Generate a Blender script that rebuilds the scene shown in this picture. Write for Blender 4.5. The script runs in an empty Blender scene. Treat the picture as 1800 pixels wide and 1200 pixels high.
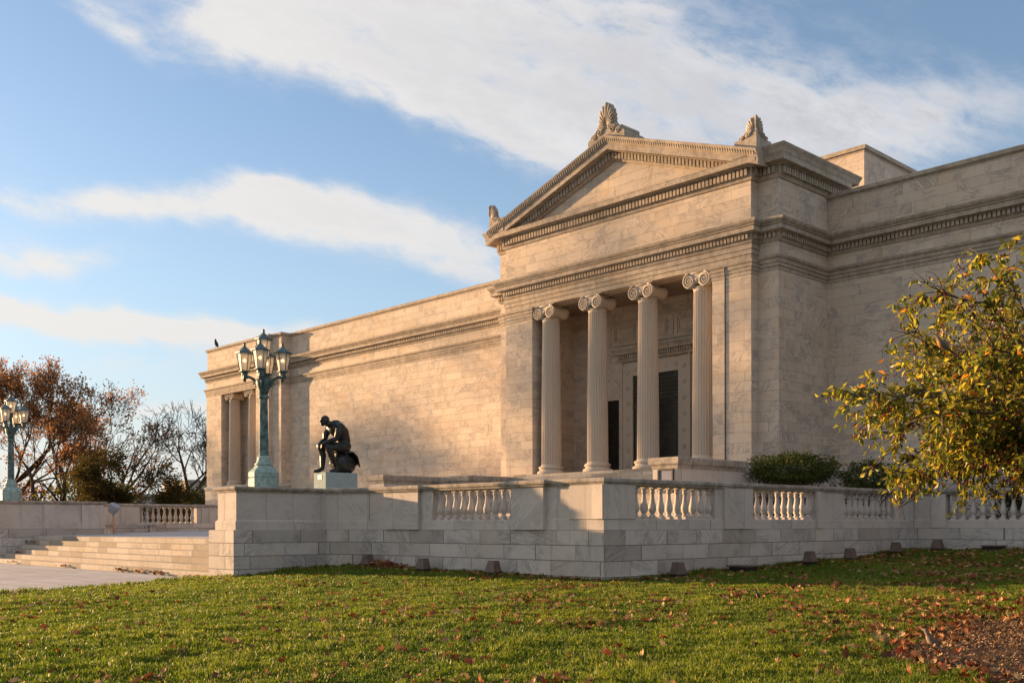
import bpy, bmesh, math, random
import numpy as np
from mathutils import Vector, Matrix, noise as mnoise

# ------------------------------------------------------------------ camera, sky, sun, exposure
S = bpy.context.scene
COL = S.collection
YAW = math.radians(43.58)          # the facade runs this far to the left of the view axis
ROLL = math.radians(-0.129)
FOCAL, HORIZON = 1801.0, 922.15    # in pixels of the 1800 x 1200 photograph
VIEW = Vector((math.cos(math.pi - YAW), math.sin(math.pi - YAW), 0))
RIGHT = Vector((math.sin(math.pi - YAW), -math.cos(math.pi - YAW), 0))
UP = Vector((0, 0, 1))
cd = bpy.data.cameras.new('camera')
cam = bpy.data.objects.new('camera', cd); COL.objects.link(cam)
cx = RIGHT * math.cos(ROLL) + UP * math.sin(ROLL)
cy = -RIGHT * math.sin(ROLL) + UP * math.cos(ROLL)
cam.matrix_world = Matrix((cx, cy, -VIEW)).transposed().to_4x4()   # the eye is the origin, 1.6 m above the lawn
cd.sensor_width = 36.0; cd.lens = 36.0 * FOCAL / 1800
cd.shift_y = (HORIZON - 600) / 1800
cd.clip_start = 0.1; cd.clip_end = 6000
S.camera = cam

SUN_EL = math.radians(6.8)
SUN_DIR = Vector((0.959, 0.282, 0)).normalized()      # the way the light travels over the ground
TO_SUN = Vector((-SUN_DIR.x * math.cos(SUN_EL), -SUN_DIR.y * math.cos(SUN_EL), math.sin(SUN_EL)))
sd = bpy.data.lights.new('sun', 'SUN'); sun = bpy.data.objects.new('sun', sd); COL.objects.link(sun)
sd.energy = 5.0; sd.angle = math.radians(0.6); sd.color = (1.0, 0.625, 0.315)
sun.rotation_euler = TO_SUN.to_track_quat('Z', 'Y').to_euler()
sun.location = TO_SUN * 200
S.view_settings.view_transform = 'Standard'; S.view_settings.look = 'None'
S.view_settings.gamma = 1.0; S.view_settings.exposure = 1.60
SKY_STRENGTH = 0.138


class NT:
    """small helper to write node trees"""
    def __init__(self, tree): self.t = tree; self.t.nodes.clear()
    def n(self, kind, **kw):
        nd = self.t.nodes.new(kind)
        for k, v in kw.items():
            if k.startswith('i_'):
                key = k[2:].replace('_', ' ')
                nd.inputs[int(key) if key.isdigit() else key].default_value = v
            else: setattr(nd, k, v)
        return nd
    def l(self, a, b): self.t.links.new(a, b)
    def put(self, sock, v):
        if hasattr(v, 'is_output'): self.l(v, sock)
        else: sock.default_value = v
    def m(self, op, a, b=None, c=None, clamp=False):
        nd = self.t.nodes.new('ShaderNodeMath'); nd.operation = op; nd.use_clamp = clamp
        self.put(nd.inputs[0], a)
        if b is not None: self.put(nd.inputs[1], b)
        if c is not None: self.put(nd.inputs[2], c)
        return nd.outputs[0]
    def vm(self, op, a, b=None):
        nd = self.t.nodes.new('ShaderNodeVectorMath'); nd.operation = op
        self.put(nd.inputs[0], a)
        if b is not None: self.put(nd.inputs[1], b)
        return nd.outputs['Value' if op in ('DOT_PRODUCT', 'LENGTH') else 'Vector']
    def mix(self, f, a, b, blend='MIX'):
        nd = self.t.nodes.new('ShaderNodeMix'); nd.data_type = 'RGBA'; nd.blend_type = blend
        self.put(nd.inputs[0], f); self.put(nd.inputs[6], a); self.put(nd.inputs[7], b)
        return nd.outputs[2]
    def ramp(self, f, pts, interp='LINEAR'):
        nd = self.t.nodes.new('ShaderNodeValToRGB'); nd.color_ramp.interpolation = interp
        e = nd.color_ramp.elements
        while len(e) < len(pts): e.new(0.5)
        for q, (p, c) in zip(e, pts):
            q.position = p; q.color = c if hasattr(c, '__len__') else (c, c, c, 1)
        self.put(nd.inputs[0], f)
        return nd.outputs[0]
    def noise(self, vec, scale, detail=4, rough=0.55, dist=0.0):
        nd = self.t.nodes.new('ShaderNodeTexNoise')
        nd.inputs['Scale'].default_value = scale; nd.inputs['Detail'].default_value = detail
        nd.inputs['Roughness'].default_value = rough; nd.inputs['Distortion'].default_value = dist
        if vec is not None: self.l(vec, nd.inputs['Vector'])
        return nd
    def xyz(self, x, y, z=0.0):
        nd = self.t.nodes.new('ShaderNodeCombineXYZ')
        for s, v in zip(nd.inputs, (x, y, z)): self.put(s, v)
        return nd.outputs[0]
    def smooth(self, v, a, b):
        nd = self.t.nodes.new('ShaderNodeMapRange'); nd.interpolation_type = 'SMOOTHSTEP'
        self.put(nd.inputs[0], v); nd.inputs[1].default_value = a; nd.inputs[2].default_value = b
        return nd.outputs[0]


def c4(*c): return (c[0], c[1], c[2], 1.0)


def build_world():
    w = bpy.data.worlds.new('World'); S.world = w; w.use_nodes = True
    k = NT(w.node_tree)
    sky = k.n('ShaderNodeTexSky', sky_type='NISHITA', sun_disc=False)
    sky.sun_elevation = SUN_EL
    sky.sun_rotation = math.atan2(TO_SUN.x, TO_SUN.y)
    sky.altitude = 200; sky.air_density = 1.0; sky.dust_density = 0.6; sky.ozone_density = 1.6
    d = k.n('ShaderNodeTexCoord').outputs['Generated']
    fwd = k.m('MAXIMUM', k.vm('DOT_PRODUCT', d, VIEW), 0.12)
    tx = k.m('DIVIDE', k.vm('DOT_PRODUCT', d, RIGHT), fwd)
    ty = k.m('DIVIDE', k.vm('DOT_PRODUCT', d, UP), fwd)

    def rot(ang):
        ca, sa = math.cos(ang), math.sin(ang)
        return (k.m('ADD', k.m('MULTIPLY', tx, ca), k.m('MULTIPLY', ty, sa)),
                k.m('SUBTRACT', k.m('MULTIPLY', ty, ca), k.m('MULTIPLY', tx, sa)))
    # warp shared by the cloud shapes
    wn = k.noise(k.xyz(tx, ty, 0.3), 3.2, 4, 0.6)
    wx = k.m('MULTIPLY', k.m('SUBTRACT', k.n('ShaderNodeSeparateColor').outputs[0], 0.0), 0.0)
    sep = k.n('ShaderNodeSeparateColor'); k.l(wn.outputs['Color'], sep.inputs[0])
    wx = k.m('MULTIPLY', k.m('SUBTRACT', sep.outputs[0], 0.5), 0.16)
    wy = k.m('MULTIPLY', k.m('SUBTRACT', sep.outputs[1], 0.5), 0.10)

    def blob(u, v, a, b, deg, wt):
        x0, y0 = (u - 900) / FOCAL, (HORIZON - v) / FOCAL
        a /= FOCAL; b /= FOCAL
        r = -math.radians(deg); ca, sa = math.cos(r), math.sin(r)
        dx = k.m('ADD', k.m('SUBTRACT', tx, x0), wx); dy = k.m('ADD', k.m('SUBTRACT', ty, y0), wy)
        p = k.m('DIVIDE', k.m('ADD', k.m('MULTIPLY', dx, ca), k.m('MULTIPLY', dy, sa)), a)
        q = k.m('DIVIDE', k.m('SUBTRACT', k.m('MULTIPLY', dy, ca), k.m('MULTIPLY', dx, sa)), b)
        rr = k.m('ADD', k.m('MULTIPLY', p, p), k.m('MULTIPLY', q, q))
        return k.m('MULTIPLY', k.m('EXPONENT', k.m('MULTIPLY', rr, -1.0)), wt)
    # soft banks and streaks of cloud, placed by direction in the sky
    blobs = [(640, 10, 330, 110, 14, 1.15), (960, 120, 420, 120, 18, 1.2), (1230, 190, 330, 130, 12, 0.95),
             (800, 185, 230, 50, 22, 0.6), (430, 60, 120, 60, 30, 0.6), (1000, -130, 600, 130, 5, 0.7),
             (1560, 200, 300, 75, -4, 0.55), (980, 285, 110, 30, 10, 0.35),
             (150, 345, 360, 36, 6, 0.85), (480, 372, 160, 50, 20, 0.72), (640, 410, 210, 44, 16, 0.66), (810, 460, 210, 54, 12, 0.66),
             (60, 440, 120, 30, 4, 0.95), (110, 540, 230, 26, 8, 1.1), (330, 578, 230, 22, 2, 0.9), (470, 345, 60, 22, 0, 0.5),
             (200, 20, 150, 30, 32, 0.42), (300, 708, 260, 14, -2, 0.7), (90, 620, 280, 22, 0, 0.35), (420, 640, 240, 34, 2, 0.35)]
    tot = None
    for b in blobs:
        o = blob(*b); tot = o if tot is None else k.m('ADD', tot, o)
    rx, ry = rot(math.radians(-17))
    n1 = k.noise(k.xyz(k.m('MULTIPLY', rx, 0.55), k.m('MULTIPLY', ry, 1.5), 1.7), 6.0, 9, 0.62, 0.3).outputs[0]
    n2 = k.noise(k.xyz(k.m('MULTIPLY', rx, 0.8), k.m('MULTIPLY', ry, 1.6), 7.7), 17.0, 8, 0.65, 0.2).outputs[0]
    n4 = k.noise(k.xyz(k.m('MULTIPLY', rx, 0.7), k.m('MULTIPLY', ry, 1.7), 4.1), 44.0, 6, 0.62, 0.3).outputs[0]
    nz = k.m('ADD', k.m('MULTIPLY', k.m('SUBTRACT', n1, 0.5), 2.6), k.m('ADD', k.m('MULTIPLY', k.m('SUBTRACT', n2, 0.5), 2.2), k.m('MULTIPLY', k.m('SUBTRACT', n4, 0.5), 0.7)))
    dens = k.m('ADD', k.m('MINIMUM', tot, 1.15), k.m('MULTIPLY', nz, k.m('SUBTRACT', k.m('ADD', 0.17, k.m('MULTIPLY', k.m('MINIMUM', tot, 0.8), 0.95)), k.m('MULTIPLY', k.smooth(tot, 0.9, 1.6), 0.22))))
    cov = k.smooth(dens, 0.10, 1.12)
    cov = k.m('MULTIPLY', cov, 0.93)
    # everywhere off the photograph: scattered cloud so the light is the same kind all round
    n3 = k.noise(d, 2.6, 7, 0.6, 0.2).outputs[0]
    back = k.m('MULTIPLY', k.smooth(n3, 0.38, 0.60), 0.95)
    infront = k.smooth(k.vm('DOT_PRODUCT', d, VIEW), 0.35, 0.62)
    cov = k.m('ADD', k.m('MULTIPLY', cov, infront), k.m('MULTIPLY', back, k.m('SUBTRACT', 1.0, infront)))
    cov = k.m('MULTIPLY', cov, k.smooth(ty, -0.01, 0.03))
    # cloud light: nearer the sun warmer and brighter, thick parts a little greyer
    sunny = k.m('MULTIPLY_ADD', k.vm('DOT_PRODUCT', d, TO_SUN), 0.5, 0.5)
    thick = k.smooth(k.m('ADD', k.m('MULTIPLY', n2, 0.6), k.m('ADD', k.m('MULTIPLY', n4, 0.4), k.m('MULTIPLY', k.m('MINIMUM', tot, 1.5), 0.16))), 0.50, 0.86)
    cc = k.mix(thick, c4(1.95, 1.94, 1.98), c4(1.36, 1.36, 1.47))
    cc = k.mix(k.smooth(sunny, 0.55, 0.95), cc, c4(2.15, 2.06, 1.96))
    cc = k.mix(k.m('MULTIPLY', k.m('SUBTRACT', 1.0, k.smooth(ty, 0.0, 0.3)), 0.45), cc, c4(2.0, 1.90, 1.84))
    tint = k.mix(1.0, sky.outputs[0], c4(0.56, 0.57, 0.64), 'MULTIPLY')
    # thin high veil paling the blue, most near the horizon
    veil = k.m('MULTIPLY', k.m('SUBTRACT', 1.0, k.smooth(ty, -0.02, 0.42)), 0.55)
    base = k.mix(k.m('ADD', 0.12, veil), tint, c4(1.22, 1.55, 1.88))
    base = k.mix(k.m('MULTIPLY', k.m('SUBTRACT', 1.0, k.smooth(ty, 0.0, 0.19)), 0.85), base, c4(1.95, 1.92, 1.84))
    allc = k.mix(cov, base, cc)
    bg = k.n('ShaderNodeBackground'); k.l(allc, bg.inputs[0]); bg.inputs[1].default_value = SKY_STRENGTH
    out = k.n('ShaderNodeOutputWorld'); k.l(bg.outputs[0], out.inputs[0])


build_world()

# ------------------------------------------------------------------ materials
MATS = {}


def new_mat(name):
    m = bpy.data.materials.new(name); m.use_nodes = True
    MATS[name] = m
    k = NT(m.node_tree)
    b = k.n('ShaderNodeBsdfPrincipled'); o = k.n('ShaderNodeOutputMaterial')
    k.l(b.outputs[0], o.inputs[0])
    return m, k, b, o


def marble(name, lo, hi, vein, bw=1.3, bh=0.444, zoff=0.0, mortar=0.010, mortar_col=(0.16, 0.13, 0.10), joints=True,
           vein_amt=0.55, dirt=0.35, warm=0.3, dirt_col=(0.13, 0.11, 0.085), rough=0.9, bump=0.35, top_dirt=0.0, flat_joints=False, block_stain=0.0):
    m, k, b, o = new_mat(name)
    g = k.n('ShaderNodeNewGeometry')
    sp = k.n('ShaderNodeSeparateXYZ'); k.l(g.outputs['Position'], sp.inputs[0])
    sn = k.n('ShaderNodeSeparateXYZ'); k.l(g.outputs['True Normal'], sn.inputs[0])
    isx = k.m('GREATER_THAN', k.m('ABSOLUTE', sn.outputs[0]), 0.6)
    isz = k.m('GREATER_THAN', k.m('ABSOLUTE', sn.outputs[2]), 0.75)
    u = k.m('ADD', k.m('MULTIPLY', sp.outputs[0], k.m('SUBTRACT', 1.0, isx)), k.m('MULTIPLY', sp.outputs[1], isx))
    v = k.m('ADD', k.m('MULTIPLY', sp.outputs[2], k.m('SUBTRACT', 1.0, isz)), k.m('MULTIPLY', sp.outputs[1], isz))
    v = k.m('ADD', v, zoff)
    if joints:
        # blocks of uneven length: stretch u course by course
        row = k.m('FLOOR', k.m('DIVIDE', v, bh))
        wob = k.n('ShaderNodeTexNoise', noise_dimensions='2D'); wob.inputs['Scale'].default_value = 0.55; wob.inputs['Detail'].default_value = 1
        k.l(k.xyz(u, k.m('MULTIPLY', row, 7.3)), wob.inputs['Vector'])
        uu = k.m('ADD', u, k.m('MULTIPLY', wob.outputs[0], 1.5))
        br = k.n('ShaderNodeTexBrick', offset=0.45, offset_frequency=2, squash=1.0)
        k.l(k.xyz(uu, v), br.inputs['Vector'])
        br.inputs['Color1'].default_value = c4(0, 0, 0); br.inputs['Color2'].default_value = c4(1, 1, 1)
        br.inputs['Mortar'].default_value = c4(0.5, 0.5, 0.5)
        br.inputs['Scale'].default_value = 1.0; br.inputs['Mortar Size'].default_value = mortar
        br.inputs['Mortar Smooth'].default_value = 0.25; br.inputs['Bias'].default_value = 0.0
        br.inputs['Brick Width'].default_value = bw; br.inputs['Row Height'].default_value = bh
        rnd = br.outputs[0]; mort = br.outputs[1]
    else:
        rnd = k.noise(g.outputs['Position'], 0.7, 1).outputs[0]; mort = None
    rr = k.n('ShaderNodeSeparateColor'); k.put(rr.inputs[0], rnd)
    rv = rr.outputs[0]
    # veins run their own way in each block
    off = k.m('MULTIPLY', rv, 37.0)
    ang = k.m('MULTIPLY', k.m('SUBTRACT', k.m('FRACT', k.m('MULTIPLY', rv, 13.7)), 0.5), 2.2)
    ca, sa = k.m('COSINE', ang), k.m('SINE', ang)
    pu = k.m('ADD', k.m('MULTIPLY', u, ca), k.m('MULTIPLY', v, sa)); pv = k.m('SUBTRACT', k.m('MULTIPLY', v, ca), k.m('MULTIPLY', u, sa))
    pu, pv = k.m('ADD', pu, off), k.m('ADD', pv, off)
    vn = k.noise(k.xyz(k.m('MULTIPLY', pu, 0.55), k.m('MULTIPLY', pv, 3.2), off), 1.5, 8, 0.68, 1.1).outputs[0]
    veins = k.m('SUBTRACT', 1.0, k.smooth(k.m('ABSOLUTE', k.m('SUBTRACT', vn, 0.5)), 0.0, 0.085))
    veins = k.m('MULTIPLY', veins, k.smooth(k.noise(k.xyz(pu, pv, off), 0.9, 3).outputs[0], 0.42, 0.62))
    cloud = k.noise(k.xyz(pu, k.m('MULTIPLY', pv, 2.0), off), 1.1, 6, 0.6).outputs[0]
    base = k.mix(k.smooth(k.m('ADD', k.m('MULTIPLY', rv, 0.34), k.m('MULTIPLY', cloud, 0.75)), 0.15, 0.95), c4(*lo), c4(*hi))
    base = k.mix(k.m('MULTIPLY', veins, vein_amt), base, c4(*vein))
    base = k.mix(k.m('MULTIPLY', k.smooth(cloud, 0.5, 0.75), 0.35), base, c4(*vein))
    # warm iron staining in broad soft patches
    pat = k.noise(g.outputs['Position'], 0.55, 5, 0.65).outputs[0]
    base = k.mix(k.m('MULTIPLY', k.smooth(pat, 0.48, 0.72), warm), base, c4(hi[0] * 0.95, hi[1] * 0.80, hi[2] * 0.60))
    # grime: streaks that run down
    st = k.noise(k.xyz(k.m('MULTIPLY', u, 5.0), k.m('MULTIPLY', v, 0.55), 3.0), 1.0, 7, 0.7).outputs[0]
    big = k.noise(g.outputs['Position'], 0.35, 3).outputs[0]
    gr = k.m('MULTIPLY', k.smooth(st, 0.5, 0.76), k.smooth(big, 0.38, 0.66))
    base = k.mix(k.m('MULTIPLY', gr, dirt), base, c4(*dirt_col))
    if block_stain:
        odd = k.smooth(k.m('FRACT', k.m('MULTIPLY', rv, 9.3)), 0.70, 0.78)
        base = k.mix(k.m('MULTIPLY', odd, k.m('MULTIPLY', k.m('ADD', 0.4, cloud), block_stain)), base, c4(*dirt_col))
    if top_dirt:
        fine = k.noise(g.outputs['Position'], 3.0, 6, 0.7).outputs[0]
        base = k.mix(k.m('MULTIPLY', k.smooth(fine, 0.38, 0.66), top_dirt), base, c4(*dirt_col))
    if mort is not None:
        base = k.mix(k.m('MULTIPLY', 1.0 if flat_joints else k.m('SUBTRACT', 1.0, isz), k.m('MULTIPLY', mort, 0.8)), base, c4(*mortar_col))
    k.l(base, b.inputs['Base Color'])
    b.inputs['Roughness'].default_value = rough; b.inputs['Specular IOR Level'].default_value = 0.10
    fn = k.noise(g.outputs['Position'], 24.0, 5, 0.6).outputs[0]
    hgt = k.m('ADD', k.m('MULTIPLY', fn, 0.12), k.m('MULTIPLY', pat, 0.2))
    if mort is not None: hgt = k.m('SUBTRACT', hgt, mort)
    bp = k.n('ShaderNodeBump'); bp.inputs['Strength'].default_value = bump; bp.inputs['Distance'].default_value = 0.02
    k.l(hgt, bp.inputs['Height']); k.l(bp.outputs[0], b.inputs['Normal'])
    return m


WALL = marble('facade_marble', (0.51, 0.42, 0.335), (0.625, 0.52, 0.42), (0.285, 0.25, 0.23), bw=1.25, bh=0.444, zoff=0.0, warm=0.36, dirt=0.42, vein_amt=0.75, mortar=0.007, block_stain=0.06, dirt_col=(0.17, 0.14, 0.11), mortar_col=(0.23, 0.19, 0.15))
TRIM = marble('cornice_marble', (0.385, 0.32, 0.255), (0.50, 0.42, 0.34), (0.28, 0.24, 0.20), bw=1.9, bh=30.0, zoff=7.0, mortar=0.008, dirt=0.6, top_dirt=0.42, warm=0.35)
SHAFT = marble('column_marble', (0.465, 0.39, 0.315), (0.55, 0.465, 0.38), (0.37, 0.315, 0.265), joints=False, vein_amt=0.25, dirt=0.18, warm=0.25)
TERR = marble('terrace_marble', (0.40, 0.355, 0.315), (0.58, 0.525, 0.475), (0.235, 0.215, 0.205), bw=1.55, bh=0.4435, zoff=0.146 + 0.4435 * 10, vein_amt=0.7, dirt=0.6, warm=0.25, mortar=0.012, mortar_col=(0.07, 0.058, 0.05), block_stain=0.25)
TPANEL = marble('terrace_panel_marble', (0.46, 0.405, 0.36), (0.55, 0.49, 0.44), (0.29, 0.265, 0.25), bw=1.4, bh=40.0, zoff=13.0, vein_amt=0.55, dirt=0.45, warm=0.22, mortar=0.008)
COPING = marble('weathered_coping_marble', (0.36, 0.31, 0.265), (0.48, 0.42, 0.365), (0.23, 0.205, 0.18), bw=1.7, bh=40.0, zoff=13.0, dirt=0.85, top_dirt=0.62, warm=0.15)
PAVE = marble('paving_marble', (0.36, 0.34, 0.34), (0.50, 0.48, 0.485), (0.22, 0.21, 0.21), bw=1.8, bh=1.2, mortar=0.022, dirt=0.5, warm=0.15, vein_amt=0.5, flat_joints=True)
STEP = marble('stair_marble', (0.36, 0.315, 0.265), (0.50, 0.445, 0.385), (0.26, 0.225, 0.19), bw=1.5, bh=0.2267, zoff=1.86 + 2.267, dirt=0.8, warm=0.45, vein_amt=0.5, dirt_col=(0.19, 0.15, 0.105), mortar=0.008, mortar_col=(0.16, 0.13, 0.10), block_stain=0.55)
BLUEM = marble('pale_green_marble', (0.27, 0.34, 0.345), (0.38, 0.45, 0.45), (0.15, 0.19, 0.20), joints=False, vein_amt=0.95, dirt=0.2, warm=0.0)
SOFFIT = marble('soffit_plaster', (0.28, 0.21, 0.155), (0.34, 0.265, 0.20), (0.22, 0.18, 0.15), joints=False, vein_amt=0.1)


def simple(name, col, rough=0.6, metal=0.0, col2=None, scale=6.0, bump=0.0, spec=0.4):
    m, k, b, o = new_mat(name)
    g = k.n('ShaderNodeNewGeometry')
    if col2:
        nn = k.noise(g.outputs['Position'], scale, 6, 0.65).outputs[0]
        k.l(k.mix(k.smooth(nn, 0.35, 0.65), c4(*col), c4(*col2)), b.inputs['Base Color'])
    else: b.inputs['Base Color'].default_value = c4(*col)
    b.inputs['Roughness'].default_value = rough; b.inputs['Metallic'].default_value = metal
    b.inputs['Specular IOR Level'].default_value = spec
    if bump:
        bp = k.n('ShaderNodeBump'); bp.inputs['Strength'].default_value = bump; bp.inputs['Distance'].default_value = 0.02
        k.l(k.noise(g.outputs['Position'], scale * 3, 5, 0.6).outputs[0], bp.inputs['Height']); k.l(bp.outputs[0], b.inputs['Normal'])
    return m


BRONZE = simple('dark_bronze', (0.022, 0.021, 0.020), 0.38, 0.55, (0.040, 0.044, 0.042), 5.0, 0.25)
DOORM = simple('bronze_door', (0.014, 0.010, 0.008), 0.3, 0.5, (0.03, 0.022, 0.015), 3.0, 0.2)
GRILLE = simple('bronze_grille', (0.10, 0.09, 0.065), 0.5, 0.4)
VERDI = simple('verdigris', (0.17, 0.27, 0.26), 0.65, 0.1, (0.33, 0.41, 0.38), 7.0, 0.15)
VERDI_P = simple('streaked_verdigris', (0.035, 0.065, 0.066), 0.6, 0.15, (0.15, 0.235, 0.225), 5.0, 0.15)
VERDI_D = simple('dark_verdigris', (0.035, 0.055, 0.055), 0.6, 0.25, (0.10, 0.17, 0.165), 9.0, 0.15)
ROOFL = simple('lantern_roof_metal', (0.06, 0.085, 0.10), 0.55, 0.3, (0.13, 0.20, 0.21), 9.0)
BROWNBOX = simple('brown_painted_metal', (0.11, 0.075, 0.06), 0.6, 0.1, (0.15, 0.105, 0.085), 5.0)
BLACK = simple('black_metal', (0.02, 0.018, 0.016), 0.6, 0.2)
GREYM = simple('grey_metal', (0.30, 0.31, 0.34), 0.5, 0.2, (0.36, 0.37, 0.40), 5.0)
BRASS = simple('brass_plate', (0.30, 0.20, 0.09), 0.4, 0.6)
RUST = simple('rusty_post', (0.42, 0.20, 0.09), 0.8, 0.0, (0.55, 0.33, 0.2), 9.0)
SIGNF = simple('sign_panel', (0.10, 0.11, 0.17), 0.5, 0.0, (0.12, 0.13, 0.19), 3.0)
BARK = simple('dark_bark', (0.055, 0.038, 0.028), 0.9, 0.0, (0.095, 0.068, 0.05), 12.0, 0.4, 0.1)
BARK2 = simple('crab_bark', (0.07, 0.05, 0.04), 0.9, 0.0, (0.12, 0.09, 0.07), 14.0, 0.4, 0.1)
ROBIN = simple('orange_breast_feathers', (0.42, 0.14, 0.04), 0.8)
GREYBIRD = simple('brown_grey_feathers', (0.10, 0.075, 0.055), 0.8, 0.0, (0.15, 0.11, 0.08), 30.0)
DARKBIRD = simple('dark_feathers', (0.03, 0.03, 0.032), 0.8)
TANBIRD = simple('tan_feathers', (0.36, 0.22, 0.13), 0.8)
FARB = simple('far_masonry', (0.34, 0.30, 0.27), 0.8, 0.0, (0.40, 0.35, 0.30), 0.2)
FARW = simple('far_window', (0.10, 0.11, 0.13), 0.2)
EARTH = simple('dark_earth', (0.09, 0.058, 0.038), 0.95, 0.0, (0.15, 0.10, 0.065), 6.0, 0.4, 0.1)
BERRY = simple('red_berry', (0.16, 0.012, 0.012), 0.35)


def leafmat(name, trans=0.45, rough=0.55, tboost=1.25, spec=0.3):
    m, k, b, o = new_mat(name)
    a = k.n('ShaderNodeVertexColor', layer_name='col')
    k.l(a.outputs[0], b.inputs['Base Color']); b.inputs['Roughness'].default_value = rough
    b.inputs['Specular IOR Level'].default_value = spec
    t = k.n('ShaderNodeBsdfTranslucent')
    k.l(k.mix(1.0, a.outputs[0], c4(tboost, tboost, tboost * 0.8), 'MULTIPLY'), t.inputs[0])
    mx = k.n('ShaderNodeMixShader'); mx.inputs[0].default_value = trans
    k.l(b.outputs[0], mx.inputs[1]); k.l(t.outputs[0], mx.inputs[2]); k.l(mx.outputs[0], o.inputs[0])
    return m


GRASSM = leafmat('grass_blades', 0.42, 0.5, 1.3, 0.25)
LEAFM = leafmat('crab_leaves', 0.5, 0.42, 1.5, 0.4)
FALLM = leafmat('dry_leaves', 0.15, 0.7, 1.0, 0.2)
TLEAFM = leafmat('brown_oak_leaves', 0.45, 0.7, 1.0, 0.1)
SHRUBM = leafmat('shrub_leaves', 0.25, 0.6, 1.1, 0.2)


def lawn_ground():
    m, k, b, o = new_mat('lawn_soil')
    g = k.n('ShaderNodeNewGeometry')
    n1 = k.noise(g.outputs['Position'], 0.6, 5, 0.6).outputs[0]; n2 = k.noise(g.outputs['Position'], 30, 4, 0.7).outputs[0]
    c = k.mix(k.smooth(n1, 0.35, 0.65), c4(0.035, 0.055, 0.008), c4(0.055, 0.075, 0.012))
    c = k.mix(k.smooth(n2, 0.4, 0.7), c, c4(0.028, 0.028, 0.010))
    k.l(c, b.inputs['Base Color']); b.inputs['Roughness'].default_value = 0.95; b.inputs['Specular IOR Level'].default_value = 0.1
    return m


LAWN = lawn_ground()


def glass_mat():
    m, k, b, o = new_mat('frosted_lantern_glass')
    b.inputs['Base Color'].default_value = c4(0.62, 0.60, 0.57); b.inputs['Roughness'].default_value = 0.4
    t = k.n('ShaderNodeBsdfTranslucent'); t.inputs[0].default_value = c4(0.55, 0.50, 0.45)
    tr = k.n('ShaderNodeBsdfTransparent'); tr.inputs[0].default_value = c4(0.85, 0.80, 0.72)
    m1 = k.n('ShaderNodeMixShader'); m1.inputs[0].default_value = 0.5
    k.l(b.outputs[0], m1.inputs[1]); k.l(t.outputs[0], m1.inputs[2])
    m2 = k.n('ShaderNodeMixShader'); m2.inputs[0].default_value = 0.22
    k.l(m1.outputs[0], m2.inputs[1]); k.l(tr.outputs[0], m2.inputs[2]); k.l(m2.outputs[0], o.inputs[0])
    return m


GLASS = glass_mat()


def bulb_mat():
    m, k, b, o = new_mat('lit_bulb')
    b.inputs['Base Color'].default_value = c4(0.9, 0.8, 0.6)
    b.inputs['Emission Color'].default_value = c4(1.0, 0.72, 0.40); b.inputs['Emission Strength'].default_value = 2.2
    return m


BULB = bulb_mat()

# ------------------------------------------------------------------ mesh helpers


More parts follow.
